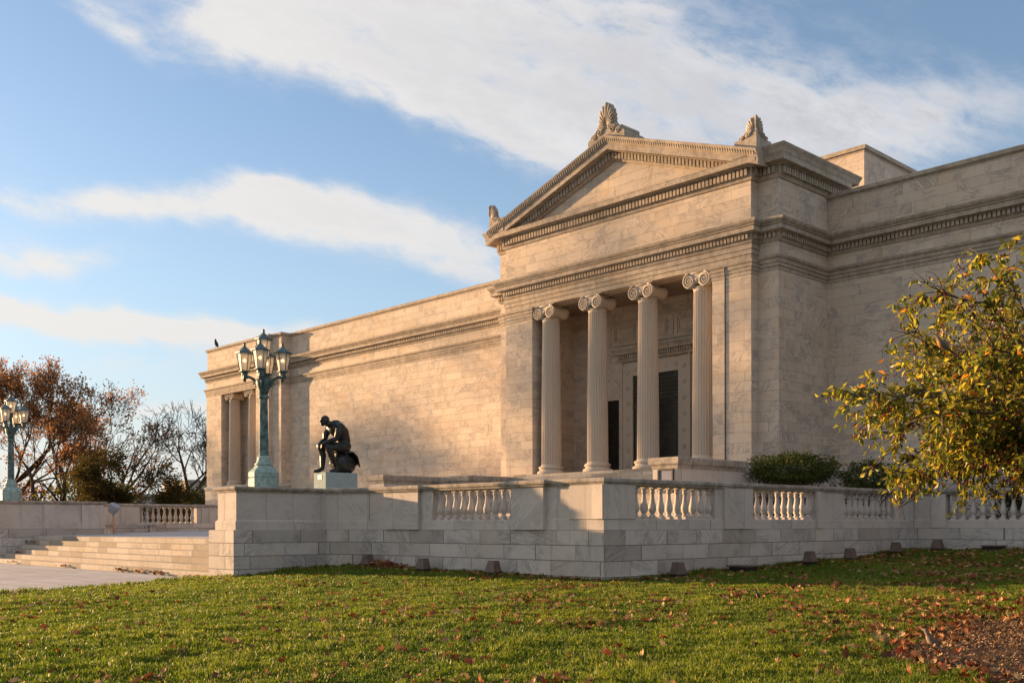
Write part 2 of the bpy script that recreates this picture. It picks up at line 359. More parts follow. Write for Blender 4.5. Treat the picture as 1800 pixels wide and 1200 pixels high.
class MB:
    """collects faces, then links them as ONE mesh object"""
    def __init__(self): self.v = []; self.f = []; self.s = []
    def add(self, vs, fs, smooth=False):
        o = len(self.v); self.v += [tuple(p) for p in vs]
        for f in fs: self.f.append(tuple(i + o for i in f)); self.s.append(smooth)
        return self
    def box(self, x0, x1, y0, y1, z0, z1):
        v = [(x, y, z) for z in (z0, z1) for y in (y0, y1) for x in (x0, x1)]
        return self.add(v, [(0, 2, 3, 1), (4, 5, 7, 6), (0, 1, 5, 4), (2, 6, 7, 3), (0, 4, 6, 2), (1, 3, 7, 5)])
    def obox(self, c, ax, ay, az):
        c, ax, ay, az = Vector(c), Vector(ax), Vector(ay), Vector(az)
        v = [c + ax * i + ay * j + az * q for q in (-1, 1) for j in (-1, 1) for i in (-1, 1)]
        return self.add(v, [(0, 2, 3, 1), (4, 5, 7, 6), (0, 1, 5, 4), (2, 6, 7, 3), (0, 4, 6, 2), (1, 3, 7, 5)])
    def prism(self, poly, z0, z1, bottom=True, top=True):
        n = len(poly)
        v = [(x, y, z0) for x, y in poly] + [(x, y, z1) for x, y in poly]
        f = [(i, (i + 1) % n, n + (i + 1) % n, n + i) for i in range(n)]
        if bottom: f.append(tuple(range(n - 1, -1, -1)))
        if top: f.append(tuple(range(n, 2 * n)))
        return self.add(v, f)
    def rings(self, rings, close_u=True, cap=True, smooth=False):
        n = len(rings[0]); v = [p for r in rings for p in r]; f = []
        for a in range(len(rings) - 1):
            for i in range(n if close_u else n - 1):
                j = (i + 1) % n
                f.append((a * n + i, a * n + j, (a + 1) * n + j, (a + 1) * n + i))
        if cap: f.append(tuple(range(n - 1, -1, -1))); f.append(tuple(range((len(rings) - 1) * n, len(rings) * n)))
        return self.add(v, f, smooth)
    def lathe(self, prof, c=(0, 0, 0), n=24, smooth=True, a0=0.0):
        rs = []
        for r, z in prof:
            rs.append([(c[0] + r * math.cos(a0 + 2 * math.pi * i / n), c[1] + r * math.sin(a0 + 2 * math.pi * i / n), c[2] + z) for i in range(n)])
        return self.rings(rs, True, True, smooth)
    def tube(self, pts, rad, n=8, smooth=True):
        pts = [Vector(p) for p in pts]; rs = []
        if not hasattr(rad, '__len__'): rad = [rad] * len(pts)
        prev = None
        for i, p in enumerate(pts):
            t = (pts[min(i + 1, len(pts) - 1)] - pts[max(i - 1, 0)])
            if t.length < 1e-9: t = Vector((0, 0, 1))
            t.normalize()
            if prev is None:
                a = t.cross(Vector((0.31, 0.17, 0.93)))
                if a.length < 0.05: a = t.cross(Vector((1, 0, 0)))
            else: a = prev - t * prev.dot(t)
            a.normalize(); prev = a; b = t.cross(a)
            rs.append([p + (a * math.cos(2 * math.pi * j / n) + b * math.sin(2 * math.pi * j / n)) * rad[i] for j in range(n)])
        return self.rings(rs, True, True, smooth)
    def sweep(self, path, prof, closed=False):
        """prof: (offset outwards, z) pairs; outwards is to the right of the path; mitred corners"""
        P = [Vector((p[0], p[1])) for p in path]; n = len(P); cols = []
        for i in range(n):
            if closed: a, b = P[i] - P[i - 1], P[(i + 1) % n] - P[i]
            else: a = P[i] - P[i - 1] if i else P[1] - P[0]; b = P[i + 1] - P[i] if i < n - 1 else P[-1] - P[-2]
            a.normalize(); b.normalize()
            na, nb = Vector((a.y, -a.x)), Vector((b.y, -b.x))
            m = na + nb
            m = m / max(0.2, m.dot(na)) if m.length > 1e-6 else na
            cols.append([(P[i].x + m.x * o, P[i].y + m.y * o, z) for o, z in prof])
        if closed: cols.append(cols[0])
        k = len(prof)
        return self.rings(cols, True, not closed)
    def build(self, name, mat, parent=None, smooth=None):
        me = bpy.data.meshes.new(name); me.from_pydata(self.v, [], self.f)
        me.polygons.foreach_set('use_smooth', self.s if smooth is None else [smooth] * len(self.f))
        bm = bmesh.new(); bm.from_mesh(me); bmesh.ops.recalc_face_normals(bm, faces=bm.faces); bm.to_mesh(me); bm.free()
        return link(name, me, mat, parent)


def link(name, me, mat, parent=None):
    me.materials.append(mat)
    o = bpy.data.objects.new(name, me); COL.objects.link(o)
    if parent is not None: attach(o, parent)
    return o


def attach(o, parent):
    """parent while leaving the child where it stands"""
    o.parent = parent
    loc = parent.location.copy(); p = parent.parent
    while p is not None: loc += p.location; p = p.parent
    if parent.type == 'EMPTY' or parent.location.length: o.matrix_parent_inverse = Matrix.Translation(-loc)


def tag(o, label=None, cat=None, group=None, kind=None):
    if label: o['label'] = label
    if cat: o['category'] = cat
    if group: o['group'] = group
    if kind: o['kind'] = kind
    return o


def thing(name, loc, label, cat, group=None):
    o = bpy.data.objects.new(name, None); COL.objects.link(o); o.location = loc; o.empty_display_size = 0.2
    return tag(o, label, cat, group)


def copy_tree(o, parent=None):
    c = o.copy(); COL.objects.link(c)
    if parent is not None: c.parent = parent; c.matrix_parent_inverse = o.matrix_parent_inverse.copy()
    for ch in [q for q in ALLCH(o)]: copy_tree(ch, c)
    return c


def ALLCH(o): return list(o.children)


def arrmesh(name, V, F, mat, col=None, parent=None, smooth=False):
    """mesh from numpy arrays; F is (n, k) with one k; col per vertex"""
    me = bpy.data.meshes.new(name); k = F.shape[1]
    me.vertices.add(len(V)); me.vertices.foreach_set('co', V.astype(np.float32).ravel())
    me.loops.add(F.size); me.loops.foreach_set('vertex_index', F.astype(np.int32).ravel())
    me.polygons.add(len(F)); me.polygons.foreach_set('loop_start', np.arange(0, F.size, k, dtype=np.int32))
    me.polygons.foreach_set('loop_total', np.full(len(F), k, dtype=np.int32))
    me.polygons.foreach_set('use_smooth', np.full(len(F), smooth))
    if col is not None:
        a = me.color_attributes.new('col', 'FLOAT_COLOR', 'POINT')
        c = np.ones((len(V), 4), np.float32); c[:, :3] = col; a.data.foreach_set('color', c.ravel())
    me.update(calc_edges=True)
    return link(name, me, mat, parent)


# ------------------------------------------------------------------ ground
GP = np.array([(-18.96, 21.58, -1.60), (-24, 21.4, -1.52), (-29.5, 21.15, -1.42), (-31.3, 19.5, -1.5), (-31.36, 16.97, -1.73), (-32.8, 16.6, -1.85),
               (-18.6, 27.4, -1.45), (-18.5, 32.8, -1.28), (-18.2, 39.0, -1.03), (-14, 39, -0.97), (-5, 39, -0.95), (10, 39, -0.95),
               (-30, 9.2, -1.86), (-31, 12.4, -1.86), (-27, 3, -1.86), (-7.2, 6.9, -1.64), (-10, 3.5, -1.70), (-4, 10, -1.62), (0, 0, -1.6), (-15, 14, -1.66),
               (-20, 16, -1.68), (-22, 10, -1.74), (-12, 20, -1.56), (-4, 16, -1.58), (-10, 28, -1.38), (2, 24, -1.45), (12, 14, -1.55), (20, 30, -1.2), (-10, -10, -1.7), (15, -5, -1.6)])


def ground(x, y):
    x = np.asarray(x, float); y = np.asarray(y, float)
    d2 = (x[..., None] - GP[:, 0]) ** 2 + (y[..., None] - GP[:, 1]) ** 2 + 1.5
    w = 1 / d2 ** 1.5
    return (w * GP[:, 2]).sum(-1) / w.sum(-1)


def gz(x, y): return float(ground(x, y))


EDGE = ((-25.4, -3.0), (-29.97, 9.17), (-31.07, 12.42), (-32.75, 16.55))   # where the lawn meets the paving


def edge_x(y):
    ys = np.array([e[1] for e in EDGE]); xs = np.array([e[0] for e in EDGE])
    return np.interp(y, ys, xs)


def build_ground():
    # one sheet out to the horizon, the lawn's relief in its middle
    xs = np.concatenate([[-3000, -800, -250, -120], np.arange(-70, 46, 0.8), [80, 160, 400, 1200, 3000]])
    ys = np.concatenate([[-1500, -400, -120, -50], np.arange(-20, 45, 0.8), [60, 90, 150, 400, 1200, 4000]])
    X, Y = np.meshgrid(xs, ys)
    Z = ground(X, Y)
    far = np.clip((np.hypot(X + 10, Y - 15) - 45) / 40, 0, 1); Z = Z * (1 - far) + -2.1 * far
    west = (X < edge_x(Y) - 0.5) | ((Y > 17) & (X < -31.6)) | ((Y > 22.5) & (X < -19.2)) | (Y > 41)
    Z = np.where(west, np.minimum(Z, -2.1), Z)
    V = np.stack([X.ravel(), Y.ravel(), Z.ravel()], 1)
    ny, nx = X.shape
    i = np.arange(ny - 1)[:, None] * nx + np.arange(nx - 1)[None]
    F = np.stack([i, i + 1, i + nx + 1, i + nx], -1).reshape(-1, 4)
    o = arrmesh('lawn', V, F, LAWN, smooth=True); tag(o, kind='structure')
    m = MB(); m.prism([(EDGE[0][0], EDGE[0][1]), (EDGE[1][0], EDGE[1][1]), (EDGE[2][0], EDGE[2][1]), (-32.75, 16.9), (-110, 16.9), (-110, -3)], -2.0, -1.85)
    tag(m.build('forecourt_paving', PAVE), kind='structure')
    m = MB()   # terrace floor, falling a little towards the stair
    yy = [18.9, 21.9, 30, 38, 46]; zz = [-0.50, -0.46, -0.30, -0.24, -0.2]
    for a in range(4):
        x0, x1 = (-32.0, -31.9) if a == 0 else ((-19.3, -19.2) if a == 1 else (-19.2, -18.6))
        m.add([(-60, yy[a], zz[a]), (x0, yy[a], zz[a]), (x1, yy[a + 1], zz[a + 1]), (-60, yy[a + 1], zz[a + 1])], [(0, 1, 2, 3)])
    tag(m.build('terrace_paving', PAVE), kind='structure')
    m = MB(); m.add([(-18.5, 39.3, -0.95), (30, 39.3, -0.95), (30, 44, -0.95), (-18.5, 44, -0.95)], [(0, 1, 2, 3)])
    tag(m.build('planting_ground', EARTH), kind='structure')


build_ground()

# ------------------------------------------------------------------ the museum building
XC = -32.65; PF = 38.0; SB = 38.55; WY = 42.6
SLAB, BLK, OPEN = 7.73, 8.74, 5.71
museum = thing('museum_building', (XC, PF, -1.5), 'pale marble museum building with a pedimented four column portico and long blank wings', 'building')


def museum_shell():
    left = [(-81.44, 75), (-81.44, 41.49), (-71.20, 41.49), (-71.20, 41.79), (-69.84, 41.79), (-69.84, WY)]
    right = [(4.54, WY), (4.54, 41.79), (5.9, 41.79), (5.9, 41.49), (16.1, 41.49), (16.1, 75)]
    port = [(XC - BLK, WY), (XC - BLK, SB), (XC - SLAB, SB), (XC - SLAB, PF), (XC + SLAB, PF), (XC + SLAB, SB), (XC + BLK, SB), (XC + BLK, WY)]
    niche = [(-78.87, 41.49), (-78.87, 42.95), (-73.16, 42.95), (-73.16, 41.49)]
    porch = [(XC - OPEN, PF), (XC - OPEN, 41.2), (XC + OPEN, 41.2), (XC + OPEN, PF)]
    full = left + port + right
    m = MB()
    m.prism(full, -2.6, 2.63)
    pn = left[:2] + niche + left[2:] + port[:4] + porch + port[4:] + right
    m.prism(pn, 2.63, 11.45, False, False)
    m.box(-78.87, -73.16, 41.49, 42.95, 11.14, 11.45)          # lintel over the niche
    m.box(-78.87, -73.16, 41.49, 42.95, 2.63, 3.24)
    m.prism(full, 11.45, 13.05)
    m.prism([(-81.38, 75), (-81.38, 41.55), (-71.26, 41.55), (-71.26, 41.85), (-69.9, 41.85), (-69.9, WY + 0.06), (4.6, WY + 0.06), (4.6, 41.85), (5.96, 41.85), (5.96, 41.55), (16.04, 41.55), (16.04, 75)], 13.05, 14.72)
    m.prism([(XC - BLK, 43.85), (XC - BLK, SB), (XC - SLAB, SB), (XC - SLAB, PF), (XC + SLAB, PF), (XC + SLAB, SB), (XC + BLK, SB), (XC + BLK, 43.85)], 13.05, 15.4)
    w = m.build('wall', WALL, museum)
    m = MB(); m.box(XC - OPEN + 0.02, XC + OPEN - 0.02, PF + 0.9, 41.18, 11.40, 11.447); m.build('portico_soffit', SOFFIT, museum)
    # stylobate step under the columns
    m = MB(); m.box(XC - OPEN - 0.6, XC + OPEN + 0.6, 37.55, PF - 0.003, -0.4, 2.628); m.build('stylobate', STEP, museum)

    path = [p for p in full]
    # plinth
    m = MB()
    prof = [(0, -2.0), (0.20, -2.0), (0.20, 2.20), (0.24, 2.24), (0.24, 2.36), (0.12, 2.50), (0, 2.55)]
    m.sweep(path[5:10], prof); m.build('plinth', TERR, museum)
    m = MB(); m.sweep(path[11:15], prof); m.build('plinth', TERR, museum)
    m = MB()
    prof2 = [(0, -2.0), (0.10, -2.0), (0.10, 3.02), (0.16, 3.05), (0.16, 3.2), (0.06, 3.28), (0, 3.3)]
    m.sweep(left, prof2); m.build('plinth', TERR, museum)
    m = MB(); m.sweep(right, prof2); m.build('plinth', TERR, museum)
    # entablature: fasciae, moulding, bed, dentils, corona, cyma
    m = MB()
    fas = [(-0.05, 10.93), (0.025, 10.93), (0.025, 11.075), (0.010, 11.085), (0.06, 11.095), (0.06, 11.235), (0.04, 11.245), (0.095, 11.255), (0.095, 11.40), (0.12, 11.41), (0.18, 11.47), (0.20, 11.56), (0.0, 11.62), (-0.05, 11.62)]
    fas_block = list(path)
    m.sweep(fas_block[:9] + [(XC - SLAB, SB)][:0], fas) if False else None
    m.sweep(left + port[:3], fas); m.sweep(port[5:] + right, fas)
    # on the antae the bands sit a little lower, and above them the three fasciae run across the columns
    ant = [(-0.04, 10.82), (0.025, 10.82), (0.025, 10.965), (0.010, 10.975), (0.055, 10.985), (0.055, 11.125), (0.035, 11.135), (0.085, 11.145), (0.085, 11.28), (0.14, 11.32), (0.16, 11.42), (0, 11.445), (-0.04, 11.445)]
    m.sweep([(XC - SLAB, SB), (XC - SLAB, PF), (XC - OPEN, PF), (XC - OPEN, 39.0)], ant)
    m.sweep([(XC + OPEN, 39.0), (XC + OPEN, PF), (XC + SLAB, PF), (XC + SLAB, SB)], ant)
    arch = [(-0.05, 11.452), (0.02, 11.452), (0.02, 11.665), (0.0, 11.675), (0.055, 11.685), (0.055, 11.885), (0.035, 11.895), (0.09, 11.905), (0.09, 12.11), (0.0, 12.14), (-0.05, 12.14)]
    m.sweep([(XC - SLAB, SB), (XC - SLAB, PF), (XC + SLAB, PF), (XC + SLAB, SB)], arch)
    corn = [(-0.1, 12.16), (0.05, 12.16), (0.10, 12.28), (0.12, 12.30), (0.12, 12.52), (0.22, 12.53), (0.24, 12.56), (0.40, 12.57), (0.40, 12.75), (0.37, 12.755), (0.37, 12.775), (0.43, 12.79), (0.43, 12.83), (0.41, 12.84),
            (0.45, 12.87), (0.51, 12.93), (0.54, 13.0), (0.54, 13.05), (0.10, 13.12), (-0.1, 13.12)]
    m.sweep(path, corn)
    dent(m, path, 0.12, 0.10, 12.31, 12.51, 0.118, 0.185)
    m.build('cornice', TRIM, museum)
    # parapet coping of the wings
    m = MB()
    cop = [(-0.3, 14.72), (0.03, 14.72), (0.05, 14.76), (0.12, 14.80), (0.12, 14.95), (0.08, 14.99), (-0.3, 15.02)]
    lw = [(-81.38, 75), (-81.38, 41.55), (-71.26, 41.55), (-71.26, 41.85), (-69.9, 41.85), (-69.9, WY + 0.06), (XC - BLK - 0.01, WY + 0.06)]
    rw = [(XC + BLK + 0.01, WY + 0.06), (4.6, WY + 0.06), (4.6, 41.85), (5.96, 41.85), (5.96, 41.55), (16.04, 41.55), (16.04, 75)]
    m.sweep(lw, cop); m.sweep(rw, cop); m.build('parapet_coping', TRIM, museum)
    # upper cornice round the portico block; only its lower half runs under the pediment
    m = MB()
    blk = [(XC - BLK, 43.85), (XC - BLK, SB), (XC - SLAB, SB), (XC - SLAB, PF), (XC + SLAB, PF), (XC + SLAB, SB), (XC + BLK, SB), (XC + BLK, 43.85)]
    low = [(-0.1, 14.86), (0.06, 14.86), (0.12, 15.0), (0.14, 15.02), (0.14, 15.34), (0.28, 15.36), (0.30, 15.40), (0.58, 15.41), (0.58, 15.62), (0.60, 15.66), (-0.1, 15.70)]
    m.sweep(blk, low)
    cym = [(-0.1, 15.68), (0.58, 15.67), (0.60, 15.72), (0.63, 15.85), (0.70, 15.98), (0.72, 16.06), (0.60, 16.08), (-0.1, 16.2)]
    m.sweep([(XC + SLAB - 0.5, SB), (XC + BLK, SB), (XC + BLK, 43.85), (XC + BLK - 1, 43.85)], cym)
    m.sweep([(XC - BLK + 1, 43.85), (XC - BLK, 43.85), (XC - BLK, SB), (XC - SLAB + 0.5, SB)], cym)
    dent(m, blk, 0.14, 0.13, 15.03, 15.33, 0.13, 0.2)
    m.build('upper_cornice', TRIM, museum)
    # roof slab of block and the set back attic
    m = MB(); m.box(XC - BLK + 0.05, XC + BLK - 0.05, SB + 0.1, 43.8, 15.7, 16.12); m.build('roof', TRIM, museum)
    m = MB(); m.box(-40.4, -24.92, 48.05, 60, 14.0, 18.62)
    a = m.build('attic', WALL, museum)
    m = MB(); pth = [(-40.4, 60), (-40.4, 48.05), (-24.92, 48.05), (-24.92, 60)]
    m.sweep(pth, [(-0.3, 18.62), (0.02, 18.62), (0.02, 18.70), (0.12, 18.72), (0.12, 18.92), (-0.3, 18.96)])
    m.build('attic_coping', TRIM, a)


def dent(m, path, off, dep, z0, z1, w, step):
    for a, b in zip(path[:-1], path[1:]):
        a, b = Vector((a[0], a[1])), Vector((b[0], b[1])); d = b - a; L = d.length
        if L < 0.3 or L > 60 : continue
        d.normalize(); nrm = Vector((d.y, -d.x))
        n = max(1, int(round(L / step))); st = L / n
        for i in range(n):
            c = a + d * (st * (i + 0.5)) + nrm * (off + dep / 2)
            m.obox((c.x, c.y, (z0 + z1) / 2), (d.x * w / 2, d.y * w / 2, 0), (nrm.x * dep / 2, nrm.y * dep / 2, 0), (0, 0, (z1 - z0) / 2))


def pediment():
    half = 8.45; zt = 15.86; za = 18.73; sl = (za - zt) / half
    # tympanum wall
    m = MB(); y0, y1 = PF + 0.05, PF + 0.6
    pts = [(XC - 7.9, 15.66), (XC + 7.9, 15.66), (XC, 15.66 + 7.9 * sl + 0.1)]
    v = [(x, y0, z) for x, z in pts] + [(x, y1, z) for x, z in pts]
    m.add(v, [(0, 1, 2), (5, 4, 3), (0, 3, 4, 1), (1, 4, 5, 2), (2, 5, 3, 0)])
    tym = m.build('tympanum', WALL, museum)
    # raking cornice: (offset towards the front, height above the top line)
    prof = [(-5.6, -0.30), (0.567, -0.62), (0.567, -0.34), (0.61, -0.31), (0.64, -0.20), (0.74, -0.08), (0.76, 0.0), (0.66, 0.03), (-5.6, 0.03)]
    m = MB()
    rs = []
    for s in (-1, 0, 1):
        x = XC + s * half; z = zt if s else za
        rs.append([(x, PF - o, z + h) for o, h in prof])
    m.rings(rs)
    soff = [(-0.1, -1.06), (0.05, -1.06), (0.10, -0.96), (0.13, -0.95), (0.13, -0.66), (0.30, -0.645), (0.555, -0.64), (-0.1, -0.60)]
    rs = []
    for s in (-1, 0, 1):
        x = XC + s * (half - 1.2); z = (zt + 1.2 * sl) if s else za
        rs.append([(x, PF - o, z + h) for o, h in soff])
    m.rings(rs)
    ang = math.atan(sl)
    for s in (-1, 1):
        L = (half - 1.55); n = int(L / 0.2)
        for i in range(n):
            t = (i + 0.6) * 0.2
            x = XC + s * t; z = za - sl * t - 0.81
            m.obox((x, PF - 0.20, z), (0.064, 0, -s * sl * 0.064), (0, 0.07, 0), (0, 0, 0.145))
    rk = m.build('raking_cornice', TRIM, museum)
    # carved leaves along the gutter face
    m = MB()
    for s in (-1, 1):
        n = 64
        for i in range(n):
            t = (i + 0.5) * (half - 0.1) / n
            x = XC + s * t; z = za - sl * t
            w = 0.040
            # a small tongue leaning with the cyma
            v = [(x - w, PF - 0.655, z - 0.27), (x + w, PF - 0.655, z - 0.27), (x + w, PF - 0.72, z - 0.10), (x, PF - 0.755, z - 0.05), (x - w, PF - 0.72, z - 0.10), (x, PF - 0.675, z - 0.26)]
            v = [(a, b, c - sl * s * (a - x)) for a, b, c in v]
            m.add(v, [(0, 5, 4), (5, 1, 2), (5, 2, 3), (5, 3, 4)])
    m.build('carved_gutter_leaves', TRIM, rk)


def palmette(m, c, fwd, side, w, h, thick, fwd2=None, side2=None):
    """fan of petals above scrolls; c is the middle of the base, fwd the way it faces"""
    c, up = Vector(c), Vector((0, 0, 1)); F1, S1 = Vector(fwd), Vector(side)
    F2, S2 = (Vector(fwd2), Vector(side2)) if fwd2 else (F1, S1)
    def at(x, y, o):
        S, F = (S1, F1) if x < 0 else (S2, F2)
        if abs(x) < 1e-6: F = F1 + F2 if fwd2 else F1
        return c + S * x * w + up * y * h + F * o
    n = 11
    out = [(-0.5, 0), (-0.5, 0.12), (-0.42, 0.22), (-0.32, 0.28), (-0.30, 0.36)]
    for i in range(n):
        a = math.radians(-82 + 164 * i / (n - 1)); L = 0.62 * (1 - 0.42 * abs(math.sin(a)) ** 1.3)
        for da, f in ((-6.5, 0.90), (0, 1.0), (6.5, 0.90)):
            aa = a + math.radians(da)
            out.append((math.sin(aa) * L * f * 0.72, 0.37 + math.cos(aa) * L * f))
    out += [(0.30, 0.36), (0.32, 0.28), (0.42, 0.22), (0.5, 0.12), (0.5, 0)]
    k = len(out)
    fr = [at(x, y, thick * 0.5) for x, y in out]; bk = [at(x, y, -thick * 0.5) for x, y in out]
    lo = [at(0.0, 0.0, thick * 0.5)], [at(0.0, 0.0, -thick * 0.5)]
    v = fr + bk + [at(0.0, 0.34, thick * 0.5), at(0.0, 0.34, -thick * 0.5), lo[0][0], lo[1][0]]
    f = [(i, i + 1, 2 * k) for i in range(k - 1)] + [(k + i + 1, k + i, 2 * k + 1) for i in range(k - 1)]
    f += [(i + 1, i, k + i, k + i + 1) for i in range(k - 1)] + [(k - 1, 2 * k + 2, 2 * k), (2 * k + 2, 0, 2 * k), (k, 2 * k + 3, 2 * k + 1), (2 * k + 3, 2 * k - 1, 2 * k + 1)]
    m.add(v, f)
    for i in range(n):          # raised petals
        a = math.radians(-82 + 164 * i / (n - 1)); L = 0.62 * (1 - 0.42 * abs(math.sin(a)) ** 1.3)
        pts = []; rad = []
        for t in (0.12, 0.4, 0.75, 0.96):
            pts.append(at(math.sin(a) * L * t * 0.72, 0.36 + math.cos(a) * L * t, thick * 0.5)); rad.append(w * (0.010 + 0.036 * math.sin(t * 2.6)))
        m.tube(pts, rad, 6)
    for s in (-1, 1):           # scrolls at the foot
        for x0, y0, r0 in ((0.22, 0.20, 0.115), (0.40, 0.11, 0.085), (0.12, 0.30, 0.07)):
            pts = []
            for i in range(15):
                a = i * 0.62; r = r0 * (1 - i / 17)
                pts.append(at(s * max(0.01, x0 + r * math.cos(a)), y0 + r * math.sin(a), thick * 0.55))
            m.tube(pts, [w * 0.030] * 12 + [w * 0.034] * 3, 6)


def akroteria():
    f, s = (0, -1, 0), (1, 0, 0)
    # apex
    m = MB(); y = PF - 0.35
    sl = 2.87 / 8.45
    poly = [(-1.15, 18.73 - 1.15 * sl - 0.02), (0, 18.73 - 0.1), (1.15, 18.73 - 1.15 * sl - 0.02), (1.15, 18.72), (0.95, 18.86), (-0.95, 18.86), (-1.15, 18.72)]
    v = [(XC + a, PF - 0.62, z) for a, z in poly] + [(XC + a, PF + 0.9, z) for a, z in poly]; n = len(poly)
    m.add(v, [(i, (i + 1) % n, n + (i + 1) % n, n + i) for i in range(n)] + [tuple(range(n)), tuple(range(2 * n - 1, n - 1, -1))])
    palmette(m, (XC, PF - 0.45, 18.62), f, s, 1.9, 1.78, 0.30)
    for sx in (-1, 1): m.tube([(XC + sx * 0.72, PF - 0.35, 18.99), (XC + sx * 0.72, PF + 0.85, 18.99)], [0.17, 0.17], 12)
    m.build('akroterion', TRIM, museum)
    for sx in (-1, 1):
        m = MB(); x = XC + sx * 7.85; z0 = 16.10
        m.box(x - 0.55, x + 0.55, PF - 0.6, PF + 0.55, 15.72, z0 + 0.34)
        if sx > 0: palmette(m, (x + 0.42, PF - 0.47, z0 + 0.28), f, s, 1.5, 0.98, 0.22, (1, 0, 0), (0, 1, 0))
        else: palmette(m, (x - 0.42, PF - 0.47, z0 + 0.10), (-1, 0, 0), (0, -1, 0), 1.5, 1.1, 0.22, f, s)
        m.build('akroterion', TRIM, museum)


def fluted(m, z0, z1, r0, r1, nf=24, sub=6):
    lv = []
    H = z1 - z0
    zs = [0, 0.004, 0.012, 0.1, 0.22, 0.34, 0.46, 0.58, 0.70, 0.82, 0.92, 0.975, 0.988, 1.0]
    for t in zs:
        ent = r0 + (r1 - r0) * (t ** 1.6)
        fl = 1.0 if 0.01 < t < 0.98 else 0.0
        ring = []
        for i in range(nf):
            for j in range(sub):
                u = j / sub
                dpt = 0.0 if u < 0.24 else math.sin((u - 0.24) / 0.76 * math.pi)
                a = 2 * math.pi * (i + u) / nf
                r = ent * (1 - 0.115 * dpt * fl) * (1.0 if fl else 1.02)
                ring.append((r * math.cos(a), r * math.sin(a), z0 + H * t))
        lv.append(ring)
    m.rings(lv)


def ionic_capital(m, z, top, r):
    """volutes face -Y and +Y with bolsters between; z is the foot of the capital"""
    m.lathe([(r * 0.98, z - 0.02), (r * 1.06, z + 0.02), (r * 1.08, z + 0.06), (r * 1.0, z + 0.09)], n=32)          # astragal
    m.lathe([(r * 0.98, z + 0.20), (r * 1.10, z + 0.26), (r * 1.22, z + 0.36), (r * 1.22, z + 0.44), (r * 1.0, z + 0.46)], n=32)   # echinus
    for i in range(24):
        a = 2 * math.pi * i / 24
        m.lathe([(0.02, -0.07), (0.045, 0.0), (0.02, 0.07)], (r * 1.18 * math.cos(a), r * 1.18 * math.sin(a), z + 0.35), 6)
    H = top - z
    hw = r * 1.70; zc = z + 0.34; R = 0.36
    for s in (-1, 1):
        # bolster: pinched roll front to back
        pr = [(R, -0.60), (R * 0.98, -0.52), (R * 0.80, -0.25), (R * 0.70, 0.0), (R * 0.80, 0.25), (R * 0.98, 0.52), (R, 0.60)]
        rs = []
        for rad, yy in pr: rad *= 0.93; rs.append([(s * (hw - R) + rad * math.cos(2 * math.pi * j / 20), yy * r / 0.52, zc + rad * math.sin(2 * math.pi * j / 20)) for j in range(20)])
        m.rings(rs, True, True, True)
        for f in (-1, 1):
            pts = []
            for i in range(44):
                a = i * 0.36; q = (R - 0.03) * (1 - i / 47)
                pts.append((s * (hw - R) + s * q * math.cos(math.pi / 2 - a), f * (0.60 * r / 0.52 + 0.02), zc + q * math.sin(math.pi / 2 - a)))
            m.tube(pts, [0.047 * (1 - 0.55 * i / 44) for i in range(44)], 8)
            m.lathe([(0.0, -0.03), (0.05, -0.02), (0.05, 0.02), (0.0, 0.03)], (s * (hw - R), f * 0.60 * r / 0.52, zc), 10)
    # channel between the volutes and abacus
    m.box(-(hw - R), hw - R, -0.60 * r / 0.52 + 0.02, 0.60 * r / 0.52 - 0.02, zc + 0.12, zc + R - 0.002)
    for f in (-1, 1): m.tube([(-(hw - R), f * 0.60 * r / 0.52, zc + R - 0.03), (hw - R, f * 0.60 * r / 0.52, zc + R - 0.03)], 0.032, 6)
    m.box(-hw * 0.90, hw * 0.90, -0.62 * r / 0.52, 0.62 * r / 0.52, zc + R, top)


def columns():
    r = 0.535; z0, z1 = 2.63, 11.448
    protos = []
    def make(r, z0, z1, cx, cyy):
        m = MB(); fluted(m, z0 + 0.44, z1 - 0.74, r, r * 0.84)
        c = m.build('column', SHAFT)
        m = MB(); ionic_capital(m, z1 - 0.74, z1, r * 0.86); k = m.build('capital', SHAFT); k.parent = c
        m = MB(); m.lathe([(r * 1.36, z0), (r * 1.40, z0 + 0.05), (r * 1.40, z0 + 0.11), (r * 1.34, z0 + 0.16), (r * 1.20, z0 + 0.18), (r * 1.15, z0 + 0.24),
                           (r * 1.18, z0 + 0.28), (r * 1.26, z0 + 0.31), (r * 1.26, z0 + 0.38), (r * 1.16, z0 + 0.42), (r * 1.02, z0 + 0.44)], n=36)
        b = m.build('column_base', SHAFT); b.parent = c
        c.location = (cx, cyy, 0)
        return c
    def adopt(c):
        c.parent = museum; c.matrix_parent_inverse = Matrix.Translation(-museum.location)
    first = make(r, z0, z1, XC - 4.85, SB)
    for i, dx in enumerate((-4.85, -1.61, 1.61, 4.85)):
        c = first if i == 0 else copy_tree(first)
        c.location = (XC + dx, SB, 0)
        adopt(c)
    side = make(0.49, 3.24, 11.135, -77.55, 42.12)
    for i, x in enumerate((-77.75, -74.55)):
        c = side if i == 0 else copy_tree(side)
        c.location = (x, 42.12, 0); adopt(c)


